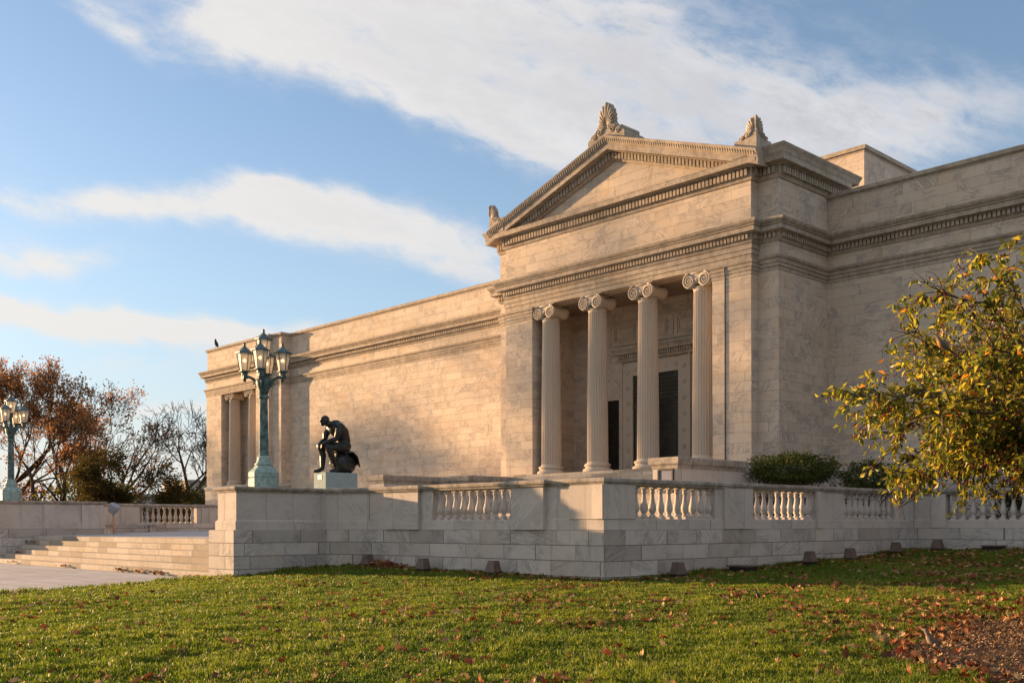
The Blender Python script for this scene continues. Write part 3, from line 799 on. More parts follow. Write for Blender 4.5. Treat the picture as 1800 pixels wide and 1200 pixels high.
def portico_inside():
    yb = 41.2
    # bronze doors
    m = MB(); x0, x1 = XC - 1.46, XC + 1.46
    m.box(x0, x1, yb - 0.012, yb + 0.05, 2.63, 7.69)
    m.box(x0, x1, yb - 0.07, yb - 0.012, 6.02, 6.14)
    m.box(XC - 0.03, XC + 0.03, yb - 0.05, yb - 0.012, 2.66, 6.02)
    for s in (-1, 1):
        for z in range(4):
            zz = 2.85 + z * 0.79; cxx = XC + s * 0.74
            m.box(cxx - 0.58, cxx + 0.58, yb - 0.03, yb - 0.012, zz, zz + 0.06); m.box(cxx - 0.58, cxx + 0.58, yb - 0.03, yb - 0.012, zz + 0.62, zz + 0.68)
            m.box(cxx - 0.58, cxx - 0.52, yb - 0.03, yb - 0.012, zz + 0.06, zz + 0.62); m.box(cxx + 0.52, cxx + 0.58, yb - 0.03, yb - 0.012, zz + 0.06, zz + 0.62)
    d = m.build('door', DOORM, museum)
    m = MB()
    for i in range(15):
        x = x0 + 0.12 + i * (2.92 - 0.24) / 14
        m.box(x - 0.012, x + 0.012, yb - 0.05, yb - 0.02, 6.45, 7.45)
    for i in range(6):
        z = 6.45 + i * 0.2; m.box(x0 + 0.1, x1 - 0.1, yb - 0.045, yb - 0.015, z - 0.012, z + 0.012)
    rg = random.Random(5)
    for i in range(14):
        for j in range(5):
            x = x0 + 0.2 + i * 0.192; z = 6.55 + j * 0.2
            m.tube([(x + 0.06 * math.cos(a), yb - 0.045, z + 0.06 * math.sin(a)) for a in np.linspace(0, 6.28, 9)], 0.011, 4)
    m.build('transom_grille', GRILLE, d)
    for sx in (-1, 1):
        m = MB(); c = XC + sx * 3.21; m.box(c - 0.74, c + 0.74, yb - 0.012, yb + 0.05, 2.63, 6.55)
        m.box(c - 0.02, c + 0.02, yb - 0.03, yb - 0.012, 2.66, 6.5)
        for q in (-1, 1):
            for j in range(3): m.box(c + q * 0.38 - 0.26, c + q * 0.38 + 0.26, yb - 0.03, yb - 0.012, 2.9 + j * 1.2, 3.9 + j * 1.2)
        m.build('door', DOORM, museum)
    # marble surround with rosettes
    m = MB()
    for sx in (-1, 1):
        a, b = XC + sx * 1.46, XC + sx * 2.12
        m.box(min(a, b), max(a, b), yb - 0.10, yb - 0.002, 2.63, 8.35)
        m.box(min(b, b + sx * 0.10), max(b, b + sx * 0.10), yb - 0.15, yb - 0.002, 2.63, 8.45)
        for j in range(7):
            z = 3.1 + j * 0.80
            rs = []
            for q, (rad, off) in enumerate(((0.12, 0.0), (0.12, 0.03), (0.08, 0.05), (0.04, 0.03), (0.03, 0.06))):
                rs.append([(XC + sx * 1.80 + rad * math.cos(t * math.pi / 6), yb - 0.10 - off, z + rad * math.sin(t * math.pi / 6)) for t in range(12)])
            m.rings(rs)
    m.box(XC - 1.46, XC + 1.46, yb - 0.10, yb - 0.002, 7.69, 8.35)
    for j in range(5):
        rs = []
        for q, (rad, off) in enumerate(((0.12, 0.0), (0.12, 0.03), (0.08, 0.05), (0.04, 0.03), (0.03, 0.06))):
            rs.append([(XC - 1.3 + j * 0.65 + rad * math.cos(t * math.pi / 6), yb - 0.10 - off, 8.02 + rad * math.sin(t * math.pi / 6)) for t in range(12)])
        m.rings(rs)
    m.build('door_surround', SHAFT, museum)
    m = MB()
    pth = [(XC - 2.35, yb - 0.001), (XC - 2.35, yb - 0.12), (XC + 2.35, yb - 0.12), (XC + 2.35, yb - 0.001)]
    m.sweep(pth, [(-0.1, 8.47), (0.02, 8.47), (0.05, 8.60), (0.05, 8.80), (0.22, 8.82), (0.24, 8.95), (0.34, 9.08), (0.34, 9.14), (-0.1, 9.20)])
    dent(m, pth, 0.05, 0.09, 8.61, 8.79, 0.09, 0.15)
    m.build('door_cornice', TRIM, museum)
    # band and framed relief panels above
    m = MB()
    m.box(XC - OPEN, XC - 2.8, yb - 0.05, yb - 0.002, 8.95, 9.06); m.box(XC + 2.8, XC + OPEN, yb - 0.05, yb - 0.002, 8.95, 9.06)
    m.box(XC - OPEN, XC + OPEN, yb - 0.06, yb - 0.002, 9.34, 9.42); m.box(XC - OPEN, XC + OPEN, yb - 0.06, yb - 0.002, 10.55, 10.63)
    for c in (-4.1, -2.05, 0, 2.05, 4.1):
        w = 0.72; x = XC + c
        for k in (0.0, 0.12):
            m.box(x - w + k, x + w - k, yb - 0.05, yb - 0.002, 9.55 + k, 9.60 + k); m.box(x - w + k, x + w - k, yb - 0.05, yb - 0.002, 10.36 - k, 10.41 - k)
            m.box(x - w + k, x - w + 0.05 + k, yb - 0.05, yb - 0.002, 9.60 + k, 10.36 - k); m.box(x + w - 0.05 - k, x + w - k, yb - 0.05, yb - 0.002, 9.60 + k, 10.36 - k)
        m.box(x + 0.94, x + 1.11, yb - 0.045, yb - 0.002, 9.5, 10.5)
    m.build('relief_panels', SHAFT, museum)
    # lightning conductor down the right anta
    m = MB(); m.tube([(-26.25, PF - 0.03, 2.65), (-26.25, PF - 0.03, 10.85), (-26.22, PF - 0.10, 11.1), (-26.22, PF - 0.12, 11.40)], 0.03, 6); m.build('conductor_pipe', simple('lead_pipe', (0.16, 0.14, 0.14), 0.7), museum)


museum_shell(); pediment(); akroteria(); columns(); portico_inside()


def portico_stairs():
    def cheek(xa, xb, ya, yb_, z, name, label):
        m = MB(); m.box(xa, xb, ya, yb_, -0.5, z - 0.42)
        t = m.build(name, TPANEL); tag(t, label, 'stair wall')
        m = MB(); pth = [(xa, yb_), (xa, ya), (xb, ya), (xb, yb_)]
        m.sweep(pth, [(-0.3, z - 0.42), (0.02, z - 0.42), (0.04, z - 0.32), (0.12, z - 0.24), (0.14, z - 0.06), (0.11, z), (-0.3, z + 0.02)])
        m.box(xa + 0.25, xb - 0.25, ya + 0.25, yb_, z - 0.3, z + 0.015)
        m.build('coping', COPING, t)
        return t
    t = cheek(-42.5, -41.3, 30.5, 33.997, 2.5, 'stair_wall', 'marble stair wall left of the portico stair, its front just right of the statue')
    m = MB(); m.box(-41.3 + 0.002, -38.9, 34.0, 37.9, -0.5, 2.08); m.build('upper_block', TPANEL, t)
    m = MB(); m.sweep([(-41.3, 37.9), (-41.3, 34.0), (-38.9, 34.0), (-38.9, 37.5)], [(-0.3, 2.08), (0.02, 2.08), (0.04, 2.18), (0.10, 2.26), (0.12, 2.44), (0.1, 2.5), (-0.3, 2.52)]); m.build('upper_coping', COPING, t)
    m = MB(); m.box(-41.0, -39.2, 34.3, 37.5, 2.2, 2.51); m.build('upper_capstone', COPING, t)
    t2 = cheek(-24.3, -23.15, 30.45, 34.85, 2.5, 'stair_wall', 'marble stair wall with a framed notice on its end, right of the portico stair')
    m = MB(); m.box(-26.4, -24.302, 34.0, 37.9, -0.5, 2.5); m.build('upper_block', TPANEL, t2)
    m = MB()
    n = 18; zb, zt = -0.27, 2.60
    for i in range(n):
        z = zb + (zt - zb) * (i + 1) / n; y = 30.9 + 6.6 * i / n
        x0, x1 = (-41.28, -24.32) if y < 33.6 else (-38.88, -26.42)
        m.box(x0, x1, y, 30.9 + 6.6 * (i + 1) / n, -0.5, z)
    s = m.build('portico_stair', STEP); tag(s, 'broad flight of marble steps rising to the portico columns', 'stairs')
    # framed notices on the stair walls
    for (x, y, z0, z1, w, lab) in ((-23.66, 30.42, 1.2, 2.07, 0.36, 'dark framed blue notice board on the right stair wall'), (-41.9, 30.47, 1.28, 1.86, 0.36, 'small dark framed notice on the left stair wall')):
        r = thing('notice_board', (x, y, z0), lab, 'notice board', 'notices on the stair walls')
        m = MB(); e = 0.055
        m.box(x - w, x + w, y - 0.05, y + 0.02, z0, z0 + e); m.box(x - w, x + w, y - 0.05, y + 0.02, z1 - e, z1)
        m.box(x - w, x - w + e, y - 0.05, y + 0.02, z0 + e, z1 - e); m.box(x + w - e, x + w, y - 0.05, y + 0.02, z0 + e, z1 - e)
        m.build('frame', BLACK, r)
        m = MB(); m.box(x - w + e, x + w - e, y - 0.015, y + 0.015, z0 + e, z1 - e); m.build('panel', SIGNF, r)


portico_stairs()

# ------------------------------------------------------------------ terrace walls and balustrades
ZB, ZP, ZR, ZT = -0.146, 0.162, 1.13, 1.323     # course line, foot of the balusters, underside of coping, top
BAL = None


def baluster(parent, x, y):
    global BAL
    if BAL is None:
        m = MB(); H = ZR - ZP
        m.box(-0.105, 0.105, -0.105, 0.105, 0, 0.075); m.box(-0.105, 0.105, -0.105, 0.105, H - 0.07, H)
        pr = [(0.095, 0.075), (0.10, 0.10), (0.075, 0.125), (0.062, 0.15), (0.075, 0.18), (0.108, 0.24), (0.125, 0.31), (0.118, 0.38), (0.092, 0.47), (0.068, 0.58), (0.056, 0.70),
              (0.055, 0.76), (0.082, 0.78), (0.084, 0.81), (0.060, 0.83), (0.066, 0.86), (0.098, 0.89), (0.10, H - 0.07)]
        m.lathe(pr, n=14)
        o = m.build('baluster', TPANEL); BAL = o
    else:
        o = BAL.copy(); COL.objects.link(o)
    o.location = (x, y, ZP); o.parent = parent; o.matrix_parent_inverse = Matrix.Translation(-parent.location)
    return o


def seg_pt(a, b, s, off=0.0):
    a, b = Vector(a), Vector(b); d = (b - a).normalized(); n = Vector((d.y, -d.x))
    p = a + d * s + n * off
    return (p.x, p.y)


def slab_on(m, a, b, s0, s1, o0, o1, z0, z1):
    """block along a-b from s0 to s1, from offset o0 to o1 (outwards right of a->b)"""
    P = [seg_pt(a, b, s0, o1), seg_pt(a, b, s1, o1), seg_pt(a, b, s1, o0), seg_pt(a, b, s0, o0)]
    m.prism(P, z0, z1)


def cop_on(m, path):
    m.sweep(path, [(-0.42, ZR), (0.03, ZR), (0.045, ZR + 0.04), (0.07, ZR + 0.07), (0.09, ZR + 0.08), (0.095, ZT - 0.04), (0.08, ZT - 0.01), (0.02, ZT), (-0.42, ZT)])


A0, A1 = (-29.54, 21.15), (-18.96, 21.58); B1 = (-18.17, 38.94); R1 = (16.0, 39.6)
LA = math.dist(A0, A1); LB = math.dist(A1, B1)


def terrace():
    t = thing('terrace_wall', (-19.2, 21.8, -1.6), 'long marble terrace wall with balustrade bays round the near corner and end pier under the lamp', 'terrace wall')
    P0 = (-31.28, 20.5)
    path = [P0, A0, A1, B1, R1]
    m = MB()
    # footing and three courses of big blocks, the lowest standing a little forward
    m.sweep(path, [(-0.9, -2.6), (0.05, -2.6), (0.05, -1.455), (0.0, -1.45), (0.0, ZB), (-0.9, ZB)])
    m.sweep([(-31.30, 20.55), (-31.30, 16.95), (-32.84, 16.95), (-32.84, 20.55)][::-1], [(-0.3, -2.6), (0.10, -2.6), (0.10, ZB - 0.01), (0.0, ZB), (-0.3, ZB)])
    m.box(-32.7, -31.4, 17.1, 20.4, -2.6, ZB - 0.002)
    m.build('block_wall', TERR, t)
    m = MB()
    m.sweep(path, [(-0.55, ZB + 0.001), (-0.035, ZB + 0.001), (-0.035, ZP - 0.02), (-0.05, ZP), (-0.55, ZP)])
    m.sweep([(-32.80, 20.5), (-32.80, 16.99), (-31.34, 16.99), (-31.34, 20.5)], [(-0.6, ZB + 0.001), (-0.02, ZB + 0.001), (-0.02, ZP - 0.03), (-0.07, ZP + 0.03), (-0.6, ZP + 0.03)])
    m.build('base_course', TPANEL, t)
    # end pier carrying the lamp
    m = MB(); m.box(-32.70, -31.42, 17.07, 20.42, ZP + 0.031, ZR)
    m.box(-31.95, -31.30, 20.42, 20.9, ZB + 0.002, ZR)
    p = m.build('end_pier', TPANEL, t)
    m = MB(); m.sweep([(-32.70, 20.6), (-32.70, 17.07), (-31.42, 17.07), (-31.42, 20.6)], [(-0.6, ZR), (0.03, ZR), (0.05, ZR + 0.05), (0.12, ZR + 0.09), (0.14, ZT - 0.04), (0.11, ZT), (-0.6, ZT + 0.01)])
    m.box(-32.3, -31.8, 17.5, 20.6, ZR + 0.01, ZT + 0.009); m.build('coping', COPING, p)
    # solid panels and projecting piers
    m = MB(); i, o = -0.40, -0.06
    slab_on(m, P0, A0, -0.3, math.dist(P0, A0), i, o + 0.01, ZP + 0.001, ZR)
    slab_on(m, A0, A1, 0.0, 3.32, i, o, ZP + 0.001, ZR); slab_on(m, A0, A1, 7.0, LA - 0.05, i, o, ZP + 0.001, ZR)
    for s0, s1 in ((0.95, 2.75), (7.05, 8.37)): slab_on(m, A0, A1, s0, s1, o - 0.02, o + 0.14, ZB + 0.003, ZR)
    slab_on(m, A0, A1, 9.3, LA + 0.02, o - 0.02, o + 0.05, ZP + 0.002, ZR - 0.001)
    slab_on(m, A1, B1, -0.05, 1.32, i, o + 0.05, ZP + 0.001, ZR)
    slab_on(m, A1, B1, 5.04, 6.89, i, o, ZP + 0.001, ZR); slab_on(m, A1, B1, 5.44, 6.89, o - 0.02, o + 0.10, ZB + 0.003, ZR)
    slab_on(m, A1, B1, 10.6, 12.46, i, o, ZP + 0.001, ZR); slab_on(m, A1, B1, 10.6, 10.95, o - 0.02, o + 0.10, ZB + 0.003, ZR)
    slab_on(m, A1, B1, 16.03, LB + 0.3, i, o, ZP + 0.001, ZR)
    slab_on(m, B1, R1, -0.2, 1.25, i, o, ZP + 0.001, ZR); slab_on(m, B1, R1, 0.7, 1.25, o - 0.02, o + 0.08, ZB + 0.003, ZR)
    slab_on(m, B1, R1, 5.4, 7.2, i, o, ZP + 0.001, ZR); slab_on(m, B1, R1, 11.4, 13.4, i, o, ZP + 0.001, ZR); slab_on(m, B1, R1, 17.5, 34, i, o, ZP + 0.001, ZR)
    m.build('panels', TPANEL, t)
    m = MB(); ol = -0.04
    cpath = [seg_pt(P0, A0, -0.1, ol), (A0[0] + 0.02, A0[1] - ol), seg_pt(A0, A1, 0.9, ol), seg_pt(A0, A1, 0.9, 0.11), seg_pt(A0, A1, 2.8, 0.11), seg_pt(A0, A1, 2.8, ol), seg_pt(A0, A1, 7.0, ol),
             seg_pt(A0, A1, 7.0, 0.11), seg_pt(A0, A1, 8.42, 0.11), seg_pt(A0, A1, 8.42, ol), (A1[0] + ol, A1[1] - ol), (B1[0] + ol, B1[1] - ol), seg_pt(B1, R1, 33, ol)]
    cop_on(m, cpath); m.build('coping', COPING, t)
    # balusters
    for (a, b, s0, n, st) in ((A0, A1, 3.55, 10, 0.363), (A1, B1, 1.55, 10, 0.372), (A1, B1, 7.1, 10, 0.372), (A1, B1, 12.68, 9, 0.392), (B1, R1, 1.48, 11, 0.36), (B1, R1, 7.4, 11, 0.36)):
        for q in range(n):
            x, y = seg_pt(a, b, s0 + q * st, -0.22); baluster(t, x, y)
    return t


terrace()


def left_terrace():
    t = thing('terrace_wall', (-56.2, 17.2, -1.85), 'marble terrace wall with an end pier on the far left side of the broad steps', 'terrace wall')
    m = MB()
    m.sweep([(-57.7, 22.6), (-57.7, 16.9), (-56.0, 16.9), (-56.0, 22.6), (-57.7, 22.6)], [(-0.5, -2.4), (0.08, -2.4), (0.08, -0.59), (0.0, -0.588), (0.0, ZB), (-0.5, ZB)])
    m.box(-57.4, -56.3, 17.2, 22.35, -2.4, ZB - 0.001)
    m.build('block_wall', TERR, t)
    m = MB(); m.box(-57.62, -56.05, 16.95, 22.55, ZB + 0.001, ZP); m.box(-57.58, -56.12, 17.0, 22.5, ZP, ZR)
    for y0, y1 in ((19.35, 19.9), (21.3, 22.5)): m.box(-56.2, -56.05, y0, y1, ZP + 0.001, ZR - 0.001)
    m.build('panels', TPANEL, t)
    m = MB(); m.sweep([(-57.6, 22.53), (-57.6, 16.97), (-56.1, 16.97), (-56.1, 22.53), (-57.6, 22.53)], [(-0.5, ZR), (0.02, ZR), (0.05, ZR + 0.05), (0.10, ZR + 0.09), (0.12, ZT - 0.04), (0.1, ZT), (-0.5, ZT + 0.01)])
    m.box(-57.3, -56.4, 17.4, 22.2, ZR, ZT + 0.008); m.build('coping', COPING, t)


left_terrace()


def rear_balustrade():
    t = thing('balustrade', (-60, 30, -0.3), 'far marble balustrade with stone piers along the back of the terrace, behind the bench', 'balustrade')
    a, b = (-60.0, 22.0), (-60.0, 52.0)
    # outwards of a->b is +X
    m = MB(); slab_on(m, a, b, 0, 30, -0.5, 0.05, -0.9, ZP - 0.001); m.build('base_course', TERR, t)
    for s0, s1 in ((0.3, 4.25), (7.9, 9.4), (13.2, 14.7), (18.5, 20.0), (23.7, 30)):
        m = MB(); slab_on(m, a, b, s0, s1, -0.42, -0.02, ZP, ZR)
        if s0 < 8: slab_on(m, a, b, s1 - 1.2, s1 - 0.05, -0.03, 0.05, ZP, ZR - 0.001)
        m.build('panel', TPANEL, t)
    m = MB(); cop_on(m, [(-60.0, 22.0), (-60.0, 52.0)]); m.build('coping', COPING, t)
    for s0 in (4.43, 9.6, 14.9):
        for q in range(10): x, y = seg_pt(a, b, s0 + q * 0.363, -0.22); baluster(t, x, y)


rear_balustrade()


def left_stairs():
    m = MB(); n = 6; z0, z1 = -1.86, -0.50
    rg = random.Random(2)
    for i in range(n):
        z = z0 + (z1 - z0) * (i + 1) / n; y = 16.95 + i * 0.36
        m.prism([(-56.0, y), (-32.95, y + 0.12), (-32.95, 20.5), (-56.0, 20.5)] if i == n - 1 else [(-56.0, y), (-32.95, y + 0.12), (-32.95, y + 0.48), (-56.0, y + 0.36)], -2.2, z)
    tag(m.build('terrace_steps', STEP), 'wide flight of six low stained marble steps between the two lamp piers', 'steps')


left_stairs()

# ------------------------------------------------------------------ lamps


def make_lamp():
    r = thing('lamp_post', (0, 0, 0), 'verdigris lamp post', 'lamp post', 'five lantern lamp posts on the terrace piers')
    def oct_(rad): return rad
    m = MB()
    m.lathe([(0.53, 0.0), (0.53, 0.30), (0.51, 0.33), (0.53, 0.36), (0.53, 0.52), (0.49, 0.57), (0.36, 0.68), (0.31, 0.76)], n=8, smooth=False, a0=math.pi / 8)
    m.lathe([(0.31, 0.76), (0.32, 0.82), (0.27, 0.86), (0.24, 0.96), (0.22, 1.0), (0.235, 1.05), (0.18, 1.1)], n=20)
    m.build('base', VERDI, r)
    m = MB(); fluted(m, 1.1, 3.12, 0.165, 0.135, 14, 5); m.lathe([(0.15, 3.10), (0.19, 3.14), (0.19, 3.2), (0.14, 3.24)], n=16); m.build('pole', VERDI_P, r)
    m = MB(); m.lathe([(0.14, 3.24), (0.17, 3.34), (0.25, 3.55), (0.28, 3.72), (0.22, 3.80), (0.10, 3.84)], n=16)
    m.tube([(0, 0, 3.8), (0, 0, 4.40)], [0.09, 0.07], 10)
    m.build('crown_bracket', VERDI_D, r)
    def lantern(x, y, z, big):
        m = MB()
        m.lathe([(0.03, -0.16), (0.06, -0.13), (0.05, -0.05), (0.10, 0.0), (0.11, 0.16), (0.09, 0.19)], (x, y, z), 12)
        if big == 0: m.box(x - 0.09, x + 0.09, y - 0.09, y + 0.09, z - 0.05, z + 0.06)
        h = 0.62; rb, rt = 0.17, 0.265; n = 6; zb = z + 0.22
        m.lathe([(rb - 0.02, zb - 0.05), (rb + 0.03, zb - 0.03), (rb + 0.03, zb), (rb - 0.02, zb + 0.01)], (x, y, 0), n, False)
        for i in range(n):
            a = 2 * math.pi * i / n
            m.tube([(x + rb * math.cos(a), y + rb * math.sin(a), zb), (x + rt * math.cos(a), y + rt * math.sin(a), zb + h)], 0.014, 5)
        L = m.build('lantern', VERDI_D, r)
        m = MB(); zt = zb + h
        m.lathe([(rt - 0.02, zt - 0.02), (rt + 0.055, zt - 0.01), (rt + 0.06, zt + 0.03), (rt - 0.02, zt + 0.06), (0.15, zt + 0.15), (0.075, zt + 0.21), (0.06, zt + 0.23)], (x, y, 0), n, False)
        m.lathe([(0.05, zt + 0.22), (0.055, zt + 0.26), (0.035, zt + 0.28), (0.055, zt + 0.32), (0.04, zt + 0.36), (0.0, zt + 0.38)], (x, y, 0), 10)
        o = m.build('lantern_roof', ROOFL); o.parent = L
        m = MB()
        rs = [[(x + q * math.cos(2 * math.pi * i / n) * 0.985, y + q * math.sin(2 * math.pi * i / n) * 0.985, zz) for i in range(n)] for q, zz in ((rb, zb + 0.005), (rt, zt - 0.005))]
        m.rings(rs, True, False); o = m.build('lantern_glass', GLASS); o.parent = L
        m = MB(); m.lathe([(0.0, 0.0), (0.035, 0.01), (0.06, 0.05), (0.06, 0.09), (0.03, 0.13), (0.0, 0.14)], (x, y, zb + 0.30), 10); o = m.build('bulb', BULB); o.parent = L
    lantern(0, 0, 4.34, 1)
    m = MB(); R = 0.66
    for i in range(4):
        a = math.radians(50 + 90 * i); ca, sa = math.cos(a), math.sin(a)
        pts = [(0.16 * ca, 0.16 * sa, 3.50), (0.24 * ca, 0.24 * sa, 3.64), (0.36 * ca, 0.36 * sa, 3.80), (0.50 * ca, 0.50 * sa, 3.87), (R * ca, R * sa, 3.87)]
        m.tube(pts, [0.075, 0.065, 0.055, 0.05, 0.06], 8)
        pts = [(0.30 * ca + 0.07 * ca * math.cos(t), 0.30 * sa + 0.07 * sa * math.cos(t), 3.60 + 0.07 * math.sin(t)) for t in np.linspace(0, 5, 9)]
        m.tube(pts, 0.02, 6)
    m.build('arms', VERDI_D, r)
    for i in range(4):
        a = math.radians(50 + 90 * i); lantern(R * math.cos(a), R * math.sin(a), 3.86, 0)
    return r


lamp = make_lamp()
lamp['label'] = 'tall verdigris lamp post with five lanterns on the near pier, beside the bronze figure'
lamp2 = copy_tree(lamp)
lamp2['label'] = 'verdigris lamp post with five lanterns at the left edge, in front of the trees'
lamp.location = (-32.08, 18.5, ZT + 0.012); lamp2.location = (-56.85, 17.95, ZT + 0.012)

# ------------------------------------------------------------------ statue


def statue():
    px, py, pz = -33.05, 22.15, 2.0
    ped = thing('stone_pedestal', (px, py, -0.45), 'pale green veined marble pedestal under the seated bronze figure', 'pedestal')
    m = MB(); m.box(px - 0.40, px + 0.40, py - 0.72, py + 0.72, -0.5, pz); m.build('block', BLUEM, ped)
    m = MB(); m.box(px - 0.10, px + 0.14, py - 0.735, py - 0.721, pz - 0.26, pz - 0.10); m.build('plaque', BRASS, ped)
    st = thing('bronze_statue', (px, py, pz), 'dark bronze statue of a seated man leaning forward, on the pale green pedestal', 'statue')
    # rock seat
    rg = random.Random(9)
    bm = bmesh.new(); bmesh.ops.create_icosphere(bm, subdivisions=4, radius=1.0)
    for v in bm.verts:
        p = v.co.copy(); n = mnoise.noise(p * 1.3) * 0.22 + mnoise.noise(p * 3.1) * 0.10
        p *= (1 + n); f = max(-0.9, p.z)
        v.co = (p.x * 0.40 + px, p.y * 0.44 * (1.15 if p.z < 0 else 1.0) + py + 0.30, f * 0.47 + pz + 0.42)
    for f in bm.faces: f.smooth = True
    me = bpy.data.meshes.new('rock_seat'); bm.to_mesh(me); bm.free(); link('rock_seat', me, BRONZE, st)
    # figure, one continuous body; x across, y forward is negative
    k = 1.68
    J = {'pel': (0, 0.14, 0.60, .165), 'sp1': (0, 0.15, 0.76, .160), 'sp2': (0, 0.08, 0.92, .185), 'ch': (0, -0.06, 1.03, .180), 'nk': (0, -0.20, 1.09, .082), 'nk2': (0, -0.27, 1.11, .076)}
    E = [('pel', 'sp1'), ('sp1', 'sp2'), ('sp2', 'ch'), ('ch', 'nk'), ('nk', 'nk2')]
    for s, nme in ((-1, 'l'), (1, 'r')):
        J['hip' + nme] = (s * 0.11, 0.08, 0.57, .125); J['kn' + nme] = (s * (0.15 if s > 0 else 0.19), -0.36, 0.56 + (0.05 if s < 0 else 0), .078); J['th' + nme] = (s * 0.14, -0.14, 0.585, .112)
        J['ca' + nme] = (s * 0.16, -0.30, 0.40, .076); J['an' + nme] = (s * 0.15, -0.22 + 0.10 * s, 0.10, .048); J['ft' + nme] = (s * 0.165, -0.31 + 0.10 * s, 0.045, .046); J['to' + nme] = (s * 0.18, -0.41 + 0.10 * s, 0.03, .034)
        J['sh' + nme] = (s * 0.205, -0.08, 1.03, .098); J['ua' + nme] = (s * 0.25, -0.16, 0.90, .074); J['el' + nme] = (s * 0.225, -0.20, 0.75, .054)
        J['fa' + nme] = (s * 0.165, -0.31, 0.71, .056); J['wr' + nme] = (s * 0.10, -0.42, 0.66, .036); J['pa' + nme] = (s * 0.075, -0.46, 0.61, .038)
        E += [('pel', 'hip' + nme), ('hip' + nme, 'th' + nme), ('th' + nme, 'kn' + nme), ('kn' + nme, 'ca' + nme), ('ca' + nme, 'an' + nme), ('an' + nme, 'ft' + nme), ('ft' + nme, 'to' + nme),
              ('ch', 'sh' + nme), ('sh' + nme, 'ua' + nme), ('ua' + nme, 'el' + nme), ('el' + nme, 'fa' + nme), ('fa' + nme, 'wr' + nme), ('wr' + nme, 'pa' + nme)]
    names = list(J)
    m = MB()
    # limbs as tapered tubes and joints as balls, fused afterwards into one skin
    def P(n): q = J[n]; return Vector((px + q[0] * k, py + 0.10 + q[1] * k, pz + q[2] * k))
    for a, b in E:
        pa, pb, ra, rb = P(a), P(b), J[a][3] * k, J[b][3] * k
        pts = [pa.lerp(pb, t) for t in (0, 0.25, 0.5, 0.75, 1)]
        m.tube(pts, [ra + (rb - ra) * t for t in (0, 0.25, 0.5, 0.75, 1)], 14)
    for n in names:
        p = P(n); rr = J[n][3] * k
        m.lathe([(rr * math.sin(t), -rr * math.cos(t)) for t in np.linspace(0.05, 3.09, 9)], p, 14)
    def ball(x, y, z, rx, ry, rz):
        c = Vector((px + x * k, py + 0.10 + y * k, pz + z * k)); rs = []
        for t in np.linspace(0.06, 3.08, 11):
            rs.append([(c.x + rx * k * math.sin(t) * math.cos(2 * math.pi * j / 16), c.y + ry * k * math.sin(t) * math.sin(2 * math.pi * j / 16), c.z - rz * k * math.cos(t)) for j in range(16)])
        m.rings(rs)
    ball(0, 0.02, 0.99, .215, .15, .165); ball(0, -.12, 0.99, .17, .07, .10); ball(0, 0.17, 0.62, .19, .15, .15)
    hx, hy, hz = 0, -0.36, 1.175
    ball(hx, hy, hz, .078, .098, .105); ball(hx, hy - .045, hz - .055, .056, .062, .075)       # skull, jaw
    ball(hx, hy - .105, hz - .02, .014, .026, .024); ball(hx, hy - .088, hz + .022, .056, .02, .014); ball(hx, hy - .092, hz - .062, .026, .016, .010); ball(hx, hy - .08, hz - .105, .024, .024, .018)
    for s in (-1, 1):
        ball(hx + s * .078, hy + .01, hz - .01, .010, .022, .032); ball(hx + s * .03, hy - .088, hz + .004, .013, .010, .008)
    ball(hx, hy + .022, hz + .03, .084, .095, .088)                                        # hair
    for s, nme in ((-1, 'l'), (1, 'r')):
        for i in range(4):
            b0 = Vector((s * (0.045 + i * 0.020), -0.475, 0.600)); L = (0.075, 0.085, 0.08, 0.062)[i]
            pts = [b0, b0 + Vector((0, -0.02, -L * 0.5)), b0 + Vector((-s * 0.004, -0.012, -L * 0.95))]
            m.tube([Vector((px + q.x * k, py + 0.10 + q.y * k, pz + q.z * k)) for q in pts], [0.0115 * k, 0.0105 * k, 0.008 * k], 8)
        pts = [Vector((s * 0.05, -0.43, 0.625)), Vector((s * 0.030, -0.455, 0.595)), Vector((s * 0.026, -0.468, 0.565))]
        m.tube([Vector((px + q.x * k, py + 0.10 + q.y * k, pz + q.z * k)) for q in pts], [0.014 * k, 0.012 * k, 0.009 * k], 8)
    o = m.build('figure', BRONZE, st, True)
    md = o.modifiers.new('fuse', 'REMESH'); md.mode = 'VOXEL'; md.voxel_size = 0.016; md.use_smooth_shade = True
    ms = o.modifiers.new('soften', 'SMOOTH'); ms.factor = 0.5; ms.iterations = 3
    # cloth thrown over the seat behind
    m = MB(); rs = []
    for i in range(13):
        t = i / 12; y = py + 0.12 + 0.62 * min(1, t * 1.4); z = pz + 0.90 - 0.05 * t - max(0, t - 0.55) * 1.15
        rs.append([(px + x, y + 0.03 * math.sin(9 * x + 2 * t) + max(0, t - .55) * 0.25, z + 0.035 * math.sin(14 * x + 3 * t) - 0.9 * max(0, abs(x) - 0.30) ** 1.0) for x in np.linspace(-0.43, 0.43, 19)])
    m.rings(rs, False, False, True)
    o = m.build('draped_cloth', BRONZE, st, True); sm = o.modifiers.new('thick', 'SOLIDIFY'); sm.thickness = 0.04


statue()

# ------------------------------------------------------------------ small things


